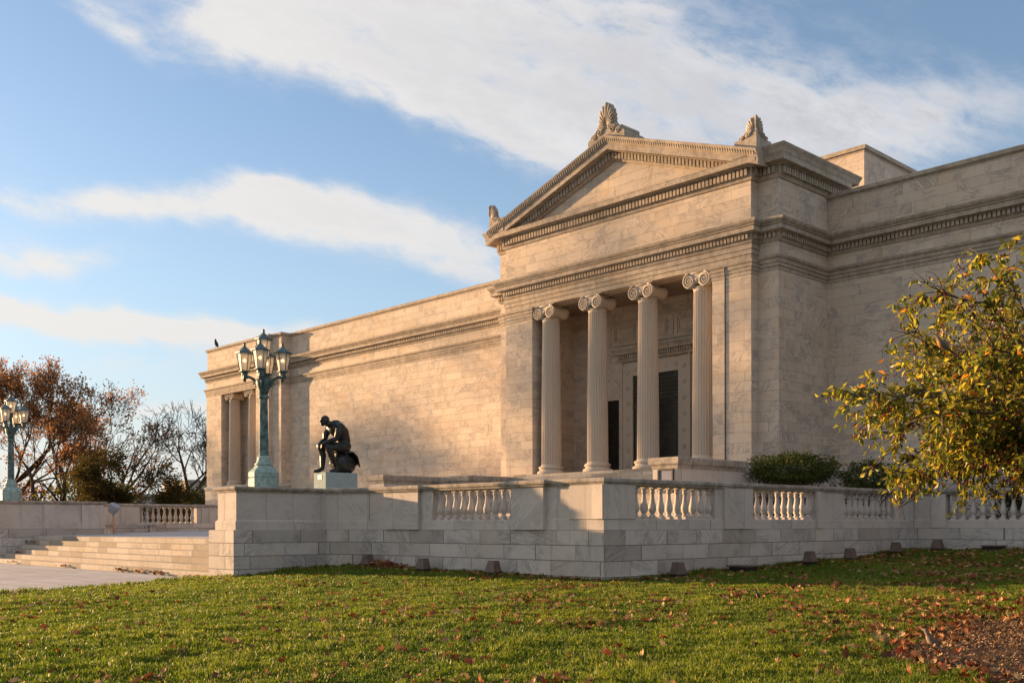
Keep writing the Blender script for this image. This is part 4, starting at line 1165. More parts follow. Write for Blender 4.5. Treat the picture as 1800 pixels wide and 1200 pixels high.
def floodlights():
    spots = [(-29.0, 20.72, 0, 'brown floodlight box in the shaded inner corner by the lamp pier'),
             (-26.05, 20.80, 0, 'brown floodlight box at the wall foot below the leftmost balusters'),
             (-22.85, 20.95, 0, 'brown floodlight box at the wall foot just left of the long shadow'),
             (-18.25, 24.05, 1, 'brown floodlight box just right of the near terrace corner'),
             (-17.75, 30.5, 1, 'brown floodlight box at the wall foot below the second shaded baluster bay'),
             (-17.65, 33.0, 1, 'brown floodlight box in deep shade, third right of the near corner'),
             (-17.6, 36.3, 1, 'brown floodlight box below the last baluster bay before the inner corner'),
             (-16.95, 38.3, 0, 'brown floodlight box in the leaves right of the inner wall corner')]
    first = None
    for i, (x, y, side, lab) in enumerate(spots):
        if first is None:
            r = thing('floodlight', (0, 0, 0), lab, 'floodlight', 'floodlights along the terrace wall foot')
            m = MB(); b, t = (0.21, 0.16), (0.13, 0.11)
            v = [(sx * b[0], sy * b[1], 0.10) for sy in (-1, 1) for sx in (-1, 1)] + [(sx * t[0], sy * t[1] + 0.02, 0.43) for sy in (-1, 1) for sx in (-1, 1)]
            m.add(v, [(0, 2, 3, 1), (4, 5, 7, 6), (0, 1, 5, 4), (2, 6, 7, 3), (0, 4, 6, 2), (1, 3, 7, 5)])
            m.box(-0.225, 0.225, -0.175, 0.175, 0.085, 0.115)
            m.build('housing', BROWNBOX, r)
            m = MB(); m.box(-0.20, 0.20, -0.15, 0.15, -0.12, 0.084); m.build('base', BLACK, r)
            first = r
        else: r = copy_tree(first); r['label'] = lab
        r.location = (x, y, gz(x, y) + 0.02); r.rotation_euler.z = math.pi / 2 if side else 0
    for (x, y, lab) in ((-17.75, 26.6, 'low black ground light half hidden in the grass by the shaded wall'), (-14.9, 38.35, 'low dark ground light against the right hand wall under the leaves')):
        r = thing('ground_light', (x, y, gz(x, y)), lab, 'ground light', 'low ground lights along the wall')
        m = MB(); z = gz(x, y); m.box(x - 0.30, x + 0.30, y - 0.30, y + 0.30, z - 0.1, z + 0.17); m.build('housing', BLACK, r)
        m = MB(); m.box(x - 0.36, x + 0.36, y - 0.36, y + 0.36, z + 0.171, z + 0.215); m.build('rim', BROWNBOX, r)
    # grey floodlight on a short post at the end of the left terrace wall
    r = thing('spotlight', (-56.6, 23.2, -0.45), 'grey tilted spotlight on a rusty post at the end of the left terrace wall', 'spotlight')
    x, y = -56.0, 23.0
    m = MB(); m.tube([(x, y, -0.47), (x, y, 0.55)], 0.05, 8); m.build('post', RUST, r)
    m = MB(); a = Vector((0.55, 0.25, 0.85)).normalized(); c = Vector((x, y, 0.92)); u = a.cross(Vector((0, 0, 1))).normalized(); w = u.cross(a)
    pr = [(-0.26, 0.12), (-0.22, 0.22), (0.10, 0.26), (0.26, 0.28), (0.28, 0.24)]
    rs = [[c + a * d * 1.0 + (u * math.cos(2 * math.pi * j / 16) + w * math.sin(2 * math.pi * j / 16)) * q for j in range(16)] for d, q in pr]
    m.rings(rs); m.build('lamp_head', GREYM, r)
    m = MB(); m.tube([(x, y, 0.55), (x + 0.02, y, 0.72)], 0.06, 8); m.build('bracket', GREYM, r)


floodlights()


def bench():
    r = thing('stone_bench', (-58.7, 25.0, -0.4), 'backless stone bench before the far balustrade', 'bench')
    x0, x1, y0, y1 = -58.95, -58.35, 23.3, 26.9; zf = -0.43
    m = MB(); m.box(x0, x1, y0, y1, zf + 0.50, zf + 0.60); m.box(x0 + 0.04, x1 - 0.04, y0 + 0.05, y1 - 0.05, zf + 0.45, zf + 0.50); m.build('seat', TPANEL, r)
    for y in (y0 + 0.55, y1 - 0.55):
        m = MB(); poly = [(-0.30, 0), (0.30, 0), (0.24, 0.10), (0.12, 0.22), (0.14, 0.34), (0.26, 0.449), (-0.26, 0.449), (-0.14, 0.34), (-0.12, 0.22), (-0.24, 0.10)]
        n = len(poly); v = [(-58.65 + a * 0.9, y - 0.16, zf + z) for a, z in poly] + [(-58.65 + a * 0.9, y + 0.16, zf + z) for a, z in poly]
        m.add(v, [(i, (i + 1) % n, n + (i + 1) % n, n + i) for i in range(n)] + [tuple(range(n)), tuple(range(2 * n - 1, n - 1, -1))])
        m.build('leg', TPANEL, r)


bench()


def bird(name, loc, face, size, label, body_mat, breast_mat, lift=0.0):
    """small perching or standing bird; face is the heading in the ground plane"""
    r = thing(name, loc, label, 'bird')
    f = Vector((face[0], face[1], 0)).normalized(); s = Vector((-f.y, f.x, 0)); up = Vector((0, 0, 1)); o = Vector(loc)
    cp, sp_ = math.cos(0.38), math.sin(0.38)
    def W(a, b, c):
        if c > 0.12 and not (c < 0.25 and abs(a) < 0.03): a, c = a * cp - (c - 0.35) * sp_ * 0.6, 0.35 + a * sp_ + (c - 0.35) * cp
        return o + (f * a + s * b + up * c) * size
    m = MB(); spine = [(-0.62, 0.20, 0.02), (-0.42, 0.26, 0.05), (-0.22, 0.33, 0.12), (0.0, 0.40, 0.185), (0.15, 0.47, 0.175), (0.24, 0.56, 0.125), (0.30, 0.66, 0.115), (0.36, 0.71, 0.10), (0.42, 0.70, 0.055), (0.52, 0.685, 0.012)]
    rs = []
    for a, z, q in spine: q *= 1.2; rs.append([W(a, q * 0.92 * math.cos(2 * math.pi * j / 12), z + q * math.sin(2 * math.pi * j / 12)) for j in range(12)])
    m.rings(rs, True, True, True); m.build('body', body_mat, r)
    m = MB(); rs = []
    for a, z, q in ((-0.12, 0.35, 0.10), (0.0, 0.385, 0.178), (0.12, 0.44, 0.182), (0.22, 0.52, 0.125), (0.25, 0.56, 0.08)):
        rs.append([W(a + 0.03, q * 0.90 * math.cos(2 * math.pi * j / 12), z - 0.02 + q * math.sin(2 * math.pi * j / 12)) for j in range(12)])
    m.rings(rs, True, True, True); m.build('breast', breast_mat, r)
    for sd in (-1, 1):
        m = MB(); rs = []
        for a, z, q in ((0.16, 0.50, 0.02), (0.05, 0.46, 0.11), (-0.15, 0.40, 0.11), (-0.38, 0.30, 0.05), (-0.5, 0.25, 0.01)):
            rs.append([W(a, sd * (0.15 if a > -0.2 else 0.08) + sd * 0.03 * math.cos(2 * math.pi * j / 8), z + q * math.sin(2 * math.pi * j / 8)) for j in range(8)])
        m.rings(rs, True, True, True); m.build('wing', body_mat, r)
        m = MB(); m.tube([W(0.02, sd * 0.07, 0.24), W(0.0, sd * 0.07, 0.1), W(0.03, sd * 0.07, 0.0), W(0.12, sd * 0.07, 0.0)], 0.014 * size, 5); m.build('leg', BLACK, r)
    return r


bz = gz(-5.75, 12.82)
bird('robin', (-5.75, 12.82, bz + 0.01), (-0.9, -0.2), 0.30, 'plump brown bird standing at the left edge of the mulch bed', GREYBIRD, TANBIRD)
bird('robin', (-11.73, 18.13, gz(-11.73, 18.13) + 0.02), (-0.85, -0.4), 0.22, 'dark headed robin standing in the middle of the lawn', DARKBIRD, ROBIN)
bird('robin', (-5.35, 12.22, 2.06), (-0.8, -0.55), 0.24, 'orange breasted robin perched on a branch among the crabapple leaves', GREYBIRD, ROBIN)
bird('dark_bird', (-79.9, 41.6, 15.03), (0.6, -0.8), 0.75, 'dark bird perched on the parapet at the far left end of the roof', DARKBIRD, DARKBIRD)

# ------------------------------------------------------------------ trees


def leaf_cloud(P, D, rng, L, W, cols, wts, droop=0.0, fold=0.25, jit=1.0):
    """one folded diamond leaf per point: returns verts, quads (as two triangles each side), colours"""
    n = len(P)
    d = D + rng.normal(0, jit, (n, 3)) * 0.6; d[:, 2] -= droop
    d /= np.linalg.norm(d, axis=1, keepdims=True) + 1e-9
    a = rng.normal(0, 1, (n, 3)); s = np.cross(d, a); s /= np.linalg.norm(s, axis=1, keepdims=True) + 1e-9
    nn = np.cross(s, d)
    l = L * rng.uniform(0.65, 1.25, (n, 1)); w = W * rng.uniform(0.7, 1.2, (n, 1))
    b = P; tip = P + d * l - nn * l * 0.18; m = P + d * l * 0.45
    lft = m + s * w * 0.5 + nn * w * fold; rgt = m - s * w * 0.5 + nn * w * fold
    V = np.stack([b, lft, tip, rgt], 1).reshape(-1, 3)
    i = np.arange(n) * 4
    F = np.concatenate([np.stack([i, i + 1, i + 2], 1), np.stack([i, i + 2, i + 3], 1)])
    ci = rng.choice(len(cols), n, p=np.array(wts) / sum(wts))
    c = np.array(cols)[ci] * rng.uniform(0.7, 1.25, (n, 1))
    return V, F, np.repeat(c, 4, 0)


def grow(rng, p, d, L, r, lvl, maxl, out, tips, spread, bend, up, nseg=4, ratio=0.72, kids=3):
    pts = [np.array(p, float)]; rad = [r]; d = np.array(d, float); d /= np.linalg.norm(d)
    for i in range(nseg):
        d = d + rng.normal(0, bend, 3); d[2] += up * (0.4 if lvl == 0 else 1.0); d /= np.linalg.norm(d)
        pts.append(pts[-1] + d * L / nseg); rad.append(r * (1 - (i + 1) / nseg * 0.42))
    out.append((pts, rad, lvl))
    if lvl >= maxl:
        tips.append((pts, d)); return
    nk = kids + int(rng.random() < 0.5)
    for j in range(nk):
        if j == 0: q = nseg; ang = spread * 0.35
        else: q = int(rng.integers(max(1, nseg // 2 - (0 if lvl else -1)), nseg + 1)); ang = spread
        a = rng.normal(0, 1, 3); s = np.cross(d, a); s /= np.linalg.norm(s) + 1e-9
        dd = d * math.cos(ang) + s * math.sin(ang)
        grow(rng, pts[q], dd, L * ratio * rng.uniform(0.75, 1.15), rad[q] * (0.80 if j == 0 else 0.60), lvl + 1, maxl, out, tips, spread, bend, up, nseg, ratio, kids)


def limbs_mesh(out, minr=0.0):
    m = MB()
    for pts, rad, lvl in out:
        m.tube([tuple(p) for p in pts], [max(minr, q) for q in rad], 8 if lvl < 2 else (5 if lvl < 4 else 3))
    return m


def bare_tree(name, base, starts, label, seed, maxl, L0, r0, spread, bend, up, leaves=None, ratio=0.72, kids=3, minr=0.012, group=None, bark=None, cat='tree'):
    rng = np.random.default_rng(seed); out, tips = [], []
    for (off, d, l, r) in starts:
        grow(rng, (base[0] + off[0], base[1] + off[1], base[2]), d, L0 * l, r0 * r, 0, maxl, out, tips, spread, bend, up, 4, ratio, kids)
    t = thing(name, base, label, cat, group)
    limbs_mesh(out, minr).build('trunk', bark or BARK, t, True)
    if leaves:
        n, L, W, cols, wts, cut = leaves
        P, D = [], []
        for pts, d in tips:
            for q in range(n):
                a = pts[rng.integers(1, len(pts))]
                if cut is not None and not cut(a, rng): continue
                P.append(a + rng.normal(0, 0.16 + L * 0.6, 3)); D.append(d)
        if P:
            V, F, c = leaf_cloud(np.array(P), np.array(D), rng, L, W, cols, wts, 0.3)
            arrmesh('crown', V, F, TLEAFM, c, t)
    return t


BR = [(0.36, 0.16, 0.06), (0.46, 0.19, 0.07), (0.22, 0.12, 0.06), (0.52, 0.26, 0.10)]
GRN = [(0.10, 0.11, 0.02), (0.17, 0.16, 0.02), (0.26, 0.20, 0.03), (0.07, 0.08, 0.018)]


def background_trees():
    G = 'trees beyond the terrace'
    gzf = -2.1
    bare_tree('oak_tree', (-134.5, 46.6, gzf), [((0, 0), (-0.60, -0.15, 0.75), 1.0, 1.0), ((0.8, 0.6), (0.0, 0.35, 0.9), 1.05, 1.0), ((1.4, 1.4), (0.50, 0.70, 0.50), 1.15, 0.85), ((-0.3, -0.6), (-0.40, -0.75, 0.7), 1.0, 0.8), ((0.6, 0.3), (0.45, 0.1, 0.85), 0.95, 0.8), ((1.2, 0.9), (0.35, 0.55, 0.85), 1.0, 0.8)],
              'wide oak with rust brown leaves behind the left lamp post', 11, 6, 7.8, 0.55, 0.60, 0.10, 0.05, (5, 0.34, 0.22, BR, [3, 2, 2, 2], lambda a, r: r.random() < 0.12 + 0.055 * (a[2] - 4)), ratio=0.66, kids=2, group=G, minr=0.026)
    bare_tree('oak_tree', (-152.0, 43.0, gzf), [((0, 0), (0.05, 0.1, 1), 1.1, 1.1), ((0.4, 0.1), (0.5, 0.45, 0.75), 1.05, 0.9), ((-0.4, 0), (-0.4, -0.4, 0.9), 1.0, 0.9), ((0.5, 0.5), (0.3, 0.7, 0.7), 1.0, 0.8)],
              'taller russet leaved oak at the left edge of the picture', 14, 6, 9.6, 0.6, 0.52, 0.09, 0.06, (3, 0.36, 0.24, BR, [2, 4, 1, 4], None), ratio=0.66, group=G, minr=0.022)
    bare_tree('dead_tree', (-131.5, 50.0, gzf), [((0, 0), (0.30, 0.30, 0.85), 1.1, 1.0), ((0.3, 0.3), (0.55, 0.65, 0.45), 1.1, 0.75), ((-0.3, -0.2), (0.0, 0.2, 1.0), 1.05, 0.85)],
              'gnarled tree with dead bare top branches right of the wide oak', 23, 5, 6.6, 0.46, 0.58, 0.16, 0.045, (4, 0.32, 0.21, BR, [2, 1, 3, 0.5], lambda a, r: a[2] < 9.0), ratio=0.69, kids=2, group=G, minr=0.028)
    bare_tree('bare_tree', (-126.0, 61.6, gzf), [((0, 0), (-0.02, -0.02, 1.0), 1.15, 1.0)],
              'nearly bare dark tree close to the left end of the museum', 52, 5, 6.0, 0.5, 0.72, 0.11, 0.06, (1, 0.2, 0.13, BR, [2, 1, 3, 0.5], lambda a, r: r.random() < 0.15), ratio=0.72, kids=3, group=G, minr=0.03)
    bare_tree('small_tree', (-110.6, 46.3, gzf), [((0, 0), (0.1, 0.1, 1.0), 1.0, 1.0), ((0.15, 0.1), (-0.45, -0.35, 0.9), 0.9, 0.8), ((0.1, -0.1), (0.5, 0.55, 0.75), 1.0, 0.8)],
              'small olive brown tree just behind the far balustrade', 41, 4, 3.7, 0.2, 0.62, 0.10, 0.02, (34, 0.27, 0.17, [(0.07, 0.055, 0.018), (0.10, 0.06, 0.02), (0.05, 0.05, 0.015)], [2, 1, 2], None), group=G)
    # bushes: dense low growth under the trees
    spots = [(-132.0, 49.9, 5.0, 8.6, GRN, [1, 3, 3, 1], 'yellow green bush under the wide oak'), (-124.5, 50.5, 4.4, 7.6, GRN, [2, 3, 2, 2], 'green bush behind the left terrace wall end'),
             (-143.0, 47.5, 6.0, 8.0, BR, [2, 1, 3, 0], 'brown bush in shade behind the left lamp post'), (-124.8, 58.4, 2.6, 6.3, [(0.22, 0.11, 0.03), (0.28, 0.17, 0.05), (0.15, 0.07, 0.02)], [1, 1, 1], 'orange brown bush left of the bare tree trunk'),
             (-120.0, 60.3, 2.6, 6.6, [(0.10, 0.10, 0.02), (0.2, 0.16, 0.02), (0.07, 0.07, 0.015)], [1, 1, 1], 'olive yellow bush beside the museum corner'), (-156, 41, 7, 8.5, BR, [1, 0, 3, 0], 'dark brown thicket behind the oaks at the far left')]
    for i, (x, y, r, h, cols, w, lab) in enumerate(spots):
        rng = np.random.default_rng(60 + i); t = thing('bush', (x, y, gzf), lab, 'bush', 'bushes beyond the terrace')
        out, tips = [], []
        for q in range(7):
            a = rng.uniform(0, 6.28); grow(rng, (x + 0.3 * math.cos(a), y + 0.3 * math.sin(a), gzf), (math.cos(a) * 0.7, math.sin(a) * 0.7, 1), h * 0.36, 0.06, 0, 3, out, tips, 0.6, 0.12, 0.02, 3, 0.75, 3)
        limbs_mesh(out, 0.012).build('stems', BARK, t, True)
        n = 2600; P = rng.normal(0, 1, (n, 3)); P /= np.linalg.norm(P, axis=1, keepdims=True); P *= rng.uniform(0.35, 1, (n, 1)) ** 0.6
        lump = np.array([mnoise.noise(Vector(p * 2.2) + Vector((i * 7, 0, 0))) for p in P]); P *= (1 + 0.55 * lump)[:, None]
        P = P * np.array([r, r, h * 0.55]) + np.array([x, y, gzf + h * 0.5])
        V, F, c = leaf_cloud(P, rng.normal(0, 1, (n, 3)), rng, 0.40, 0.26, cols, w, 0.2); arrmesh('foliage', V, F, TLEAFM, c, t)
    # trees standing outside the picture on the sun's side; only their shade is seen
    bare_tree('oak_tree', (-127.5, 7.0, gzf), [((0, 0), (0.05, 0.02, 1), 1.0, 1.0), ((0.3, 0.1), (0.25, 0.15, 1), 1.0, 0.8), ((-0.3, 0.1), (-0.45, -0.25, 1), 1.0, 0.8)], 'tall leafless oak out on the left, standing before the sun', 71, 5, 12.0, 0.5, 0.44, 0.10, 0.06, (2, 0.34, 0.24, BR, [1, 1, 1, 1], None), ratio=0.68, group='trees on the sunward side', minr=0.02)
    bare_tree('oak_tree', (-146.0, 15.5, gzf), [((0, 0), (0.0, 0.02, 1), 1.0, 1.0), ((0.3, 0.1), (0.35, 0.1, 0.9), 0.9, 0.8)], 'broad leafless oak farther out on the left, lower than its neighbour', 73, 5, 7.3, 0.45, 0.40, 0.12, 0.03, (4, 0.34, 0.24, BR, [1, 1, 1, 1], None), group='trees on the sunward side', minr=0.03)


background_trees()


def far_buildings():
    for i, (x, y, w, d, h, lab) in enumerate(((-245, 104, 20, 16, 7.0, 'low tan building far off between the trees'), (-238, 119, 14, 12, 10.5, 'taller grey block far off behind the small tree'), (-226, 121, 16, 12, 8.2, 'plain pale block far off left of the bare tree'))):
        t = thing('far_building', (x, y, -2.1), lab, 'building', 'distant buildings')
        m = MB(); m.box(x - w / 2, x + w / 2, y - d / 2, y + d / 2, -2.1, h); m.build('wall', FARB, t)
        m = MB(); m.box(x - w / 2 - 0.3, x + w / 2 + 0.3, y - d / 2 - 0.3, y + d / 2 + 0.3, h, h + 0.5); m.build('roof', FARB, t)
        for a in range(4):
            for z in np.arange(1.0, h - 1.5, 3.0):
                m = MB(); x0 = x - w / 2 + w * (a + 0.3) / 4; m.box(x0, x0 + w * 0.1, y - d / 2 - 0.02, y - d / 2 + 0.05, z, z + 1.5); m.build('window', FARW, t)
                m = MB(); y0 = y - d / 2 + d * (a + 0.3) / 4; m.box(x + w / 2 - 0.05, x + w / 2 + 0.02, y0, y0 + d * 0.1, z, z + 1.5); m.build('window', FARW, t)


far_buildings()


def shrubs():
    G = [(0.04, 0.062, 0.014), (0.075, 0.10, 0.018), (0.13, 0.13, 0.025), (0.20, 0.12, 0.035)]
    for i, (x, y, zt, r, h, n, lab) in enumerate(((-21.8, 36.2, 2.74, 1.72, 1.25, 9000, 'broad dark evergreen shrub on the terrace at the right corner of the portico'),
                                                  (-19.35, 37.6, 2.42, 1.0, 1.3, 3000, 'smaller dark shrub right of the broad one, partly behind the crabapple leaves'),
                                                  (-14.6, 40.6, 1.9, 1.1, 1.5, 2600, 'dark shrub behind the right hand balusters, under the crabapple'), (-11.5, 40.6, 1.9, 1.1, 1.5, 2600, 'dark shrub at the right edge behind the balusters'))):
        rng = np.random.default_rng(80 + i); z0 = -0.3 if y < 39 else -0.95
        t = thing('shrub', (x, y, z0), lab, 'shrub', 'dark shrubs along the museum')
        out, tips = [], []
        for q in range(6):
            a = q * 1.05; grow(rng, (x + 0.15 * math.cos(a), y + 0.15 * math.sin(a), z0), (math.cos(a) * 0.5, math.sin(a) * 0.5, 1), (zt - z0) * 0.45, 0.05, 0, 2, out, tips, 0.5, 0.10, 0.0, 3, 0.75, 3)
        limbs_mesh(out, 0.01).build('stems', BARK, t, True)
        P = rng.normal(0, 1, (n, 3)); P /= np.linalg.norm(P, axis=1, keepdims=True); P *= rng.uniform(0.3, 1, (n, 1)) ** 0.5
        lump = np.array([mnoise.noise(Vector(p * 2.6) + Vector((i * 9, 3, 0))) + 0.6 * mnoise.noise(Vector(p * 6.0)) for p in P]); P *= (1 + 0.30 * lump)[:, None]
        P[:, 2] = np.where(P[:, 2] < 0, P[:, 2] * 0.75, P[:, 2])
        D = P.copy(); P = P * np.array([r, r, h * 0.55]) + np.array([x, y, zt - h * 0.5])
        V, F, c = leaf_cloud(P, D, rng, 0.15, 0.045, G, [4, 4, 2, 0.4], 0.35); arrmesh('foliage', V, F, SHRUBM, c, t)


shrubs()

TREE = VIEW * 13.9 + RIGHT * 8.9
BED = VIEW * 11.9 + RIGHT * 9.5; BEDR = 4.75


def crabapple():
    rng = np.random.default_rng(5)
    bx, by = TREE.x, TREE.y; z0 = gz(bx, by)
    t = thing('crabapple_tree', (bx, by, z0), 'crabapple tree with yellow green leaves and dark red berries reaching in from the right', 'tree')
    c = np.array([bx, by, 1.75]); rad = np.array([4.3, 4.3, 2.6])
    out = []; trunk = [np.array([bx, by, z0]), np.array([bx + 0.1, by, z0 + 0.7]), np.array([bx - 0.05, by + 0.1, z0 + 1.4]), np.array([bx, by, z0 + 2.0])]
    out.append((trunk, [0.20, 0.15, 0.14, 0.13], 0))
    twigs = []
    view = np.array(VIEW); right = np.array(RIGHT)
    for i in range(110):          # main limbs to all sides, arching over and drooping at the ends
        az = i * 2.399 + rng.normal(0, 0.2); el = math.asin(rng.uniform(-0.55, 0.99))
        dirv = np.array([math.cos(az) * math.cos(el), math.sin(az) * math.cos(el), math.sin(el)])
        end = c + dirv * rad * rng.uniform(0.45, 1.0) ** 0.5 * (0.90 if el < -0.05 else 1.0)
        st = trunk[2] + (trunk[3] - trunk[2]) * rng.random()
        midp = st * 0.45 + end * 0.55 + np.array([0, 0, 0.75 - 0.2 * el])
        pts = [st]
        for q in np.linspace(0.12, 1, 11):
            p = (1 - q) ** 2 * st + 2 * q * (1 - q) * midp + q * q * end
            pts.append(p + rng.normal(0, 0.06, 3))
        r0 = rng.uniform(0.025, 0.042)
        out.append((pts, [r0 * (1 - 0.85 * q) + 0.004 for q in np.linspace(0, 1, len(pts))], 2))
        for j in range(3, len(pts)):
            for q in range(6 if j > 5 else 3):
                a = rng.normal(0, 1, 3); d = (pts[j] - pts[j - 1]); d /= np.linalg.norm(d)
                d = d * 0.6 + a * 0.55 + np.array([0, 0, 0.0]); d /= np.linalg.norm(d)
                L = rng.uniform(0.35, 0.85); tp = [pts[j]]
                for e in range(4):
                    d = d + rng.normal(0, 0.18, 3) + np.array([0, 0, -0.15]); d /= np.linalg.norm(d); tp.append(tp[-1] + d * L / 4)
                out.append((tp, [0.009, 0.008, 0.006, 0.005, 0.003], 4)); twigs.append(tp)
    for i in range(26):          # thin upright shoots above the crown
        tw = twigs[int(rng.integers(len(twigs)))]; p = tw[-1]
        tp = [p]; d = np.array([-0.35 * right[0], -0.35 * right[1], 0.9]) + rng.normal(0, 0.3, 3); d /= np.linalg.norm(d)
        for e in range(4): tp.append(tp[-1] + d * rng.uniform(0.10, 0.2)); d = d + rng.normal(0, 0.1, 3)
        out.append((tp, [0.006, 0.005, 0.004, 0.003, 0.003], 4))
    limbs_mesh(out, 0.003).build('trunk', BARK2, t, True)
    P, D, B = [], [], []
    for tp in twigs:
        dens = 1.0 if mnoise.noise(Vector(tp[2]) * 1.3) > -0.14 else 0.10
        for e in range(1, 5):
            n = int(rng.poisson(4.0 * dens))
            for q in range(n):
                a = tp[e] + (tp[e - 1] - tp[e]) * rng.random(); P.append(a + rng.normal(0, 0.03, 3)); dd = (tp[e] - tp[e - 1]) / np.linalg.norm(tp[e] - tp[e - 1]); D.append(dd * 0.6 + rng.normal(0, 0.45, 3))
            if rng.random() < 0.30 * dens:
                for q in range(int(rng.integers(2, 5))): B.append(tp[e] + rng.normal(0, 0.03, 3) + np.array([0, 0, -0.05]))
    P, D = np.array(P), np.array(D)
    cols = [(0.21, 0.205, 0.024), (0.31, 0.265, 0.028), (0.09, 0.115, 0.02), (0.46, 0.35, 0.045), (0.42, 0.16, 0.025), (0.14, 0.155, 0.024)]
    V, F, cc = leaf_cloud(P, D, rng, 0.126, 0.056, cols, [4, 4, 4, 1.2, 0.45, 3], 0.55, 0.3); arrmesh('crown', V, F, LEAFM, cc, t)
    # berries hang in small bunches: one mesh of little balls
    bm = MB()
    for b in B:
        r = 0.017
        v = [b + np.array(q) * r for q in ((1, 0, 0), (0, 1, 0), (-1, 0, 0), (0, -1, 0), (0, 0, 1), (0, 0, -1), (.7, .7, 0), (-.7, .7, 0))]
        bm.add(v[:6], [(0, 1, 4), (1, 2, 4), (2, 3, 4), (3, 0, 4), (1, 0, 5), (2, 1, 5), (3, 2, 5), (0, 3, 5)], True)
    bm.build('berries', BERRY, t)
    return t


crabapple()

# ------------------------------------------------------------------ mulch, grass, leaves


def inside_walls(x, y, pad=0.0):
    ax = np.interp(x, [-29.54, -18.96], [21.15, 21.58]) - pad
    w = (x < -18.9 + pad) & (y > ax)
    w |= (x < -31.25 + pad) & (y > 16.85 - pad)
    bxx = np.interp(y, [21.58, 38.94], [-18.96, -18.17]) + pad
    w |= (x < bxx) & (y > 21.5)
    w |= (y > 38.9 - pad)
    w |= (x < edge_x(y) + pad)
    w |= (y > 20.6 - pad + 0.38 * (x + 31.0)) & (x < -29.4)
    return w


def bed_r(ang): return BEDR * (1 + 0.05 * np.sin(3 * ang + 1) + 0.035 * np.sin(7 * ang) + 0.02 * np.sin(13 * ang + 2))


def in_bed(x, y, pad=0.0):
    dx, dy = x - BED.x, y - BED.y
    return np.hypot(dx, dy) < bed_r(np.arctan2(dy, dx)) - pad


def mulch():
    rng = np.random.default_rng(8)
    na, nr = 90, 40
    A, Rr = np.meshgrid(np.linspace(0, 2 * np.pi, na, endpoint=False), np.linspace(0, 1, nr))
    R2 = Rr * bed_r(A); X = BED.x + R2 * np.cos(A); Y = BED.y + R2 * np.sin(A)
    bump = np.array([mnoise.noise(Vector((a * 3, b * 3, 0))) + 0.6 * mnoise.noise(Vector((a * 11, b * 11, 4))) for a, b in zip(X.ravel(), Y.ravel())]).reshape(X.shape)
    Z = ground(X, Y) + 0.015 + 0.10 * (1 - Rr ** 4) * 0.9 + bump * 0.022
    V = np.stack([X.ravel(), Y.ravel(), Z.ravel()], 1)
    j = np.arange(na); F = []
    for i in range(nr - 1): F.append(np.stack([i * na + j, i * na + (j + 1) % na, (i + 1) * na + (j + 1) % na, (i + 1) * na + j], 1))
    o = arrmesh('mulch_bed', V, np.concatenate(F), EARTH, smooth=True); tag(o, kind='structure')
    n = 42000; a = rng.uniform(0, 2 * np.pi, n); q = np.sqrt(rng.random(n)) * 0.99; r = q * bed_r(a)
    x, y = BED.x + r * np.cos(a), BED.y + r * np.sin(a)
    z = ground(x, y) + 0.035 + 0.09 * (1 - q ** 4)
    P = np.stack([x, y, z], 1)
    D = rng.normal(0, 1, (n, 3)); D[:, 2] *= 0.35
    V, F, c = leaf_cloud(P, D, rng, 0.06, 0.022, [(0.18, 0.105, 0.06), (0.27, 0.165, 0.10), (0.10, 0.06, 0.038), (0.40, 0.28, 0.18)], [3, 3, 3, 0.8], 0.0, 0.2)
    o = arrmesh('mulch_chips', V, F, FALLM, c); tag(o, 'brown bark chips covering the round tree bed', 'mulch', kind='stuff')


mulch()


def view_points(rng, n, d0, d1, power=1.0, pad=1.10):
    """random ground points in the part of the lawn the photograph looks at, and a step to each side"""
    d = (rng.random(n) * (d1 ** power - d0 ** power) + d0 ** power) ** (1 / power)
    lat = rng.uniform(-0.5, 0.5, n) * d * pad + rng.uniform(-1.2, 1.2, n)
    P = np.outer(d, np.array(VIEW)) + np.outer(lat, np.array(RIGHT))
    return P[:, 0], P[:, 1], d


def nz2(x, y, s, o=0.0):
    # cheap smooth value noise in numpy
    x = x * s + o; y = y * s + o * 1.7
    xi, yi = np.floor(x), np.floor(y); fx, fy = x - xi, y - yi
    fx = fx * fx * (3 - 2 * fx); fy = fy * fy * (3 - 2 * fy)
    def h(a, b): q = np.sin(a * 127.1 + b * 311.7) * 43758.5453; return q - np.floor(q)
    return (h(xi, yi) * (1 - fx) + h(xi + 1, yi) * fx) * (1 - fy) + (h(xi, yi + 1) * (1 - fx) + h(xi + 1, yi + 1) * fx) * fy


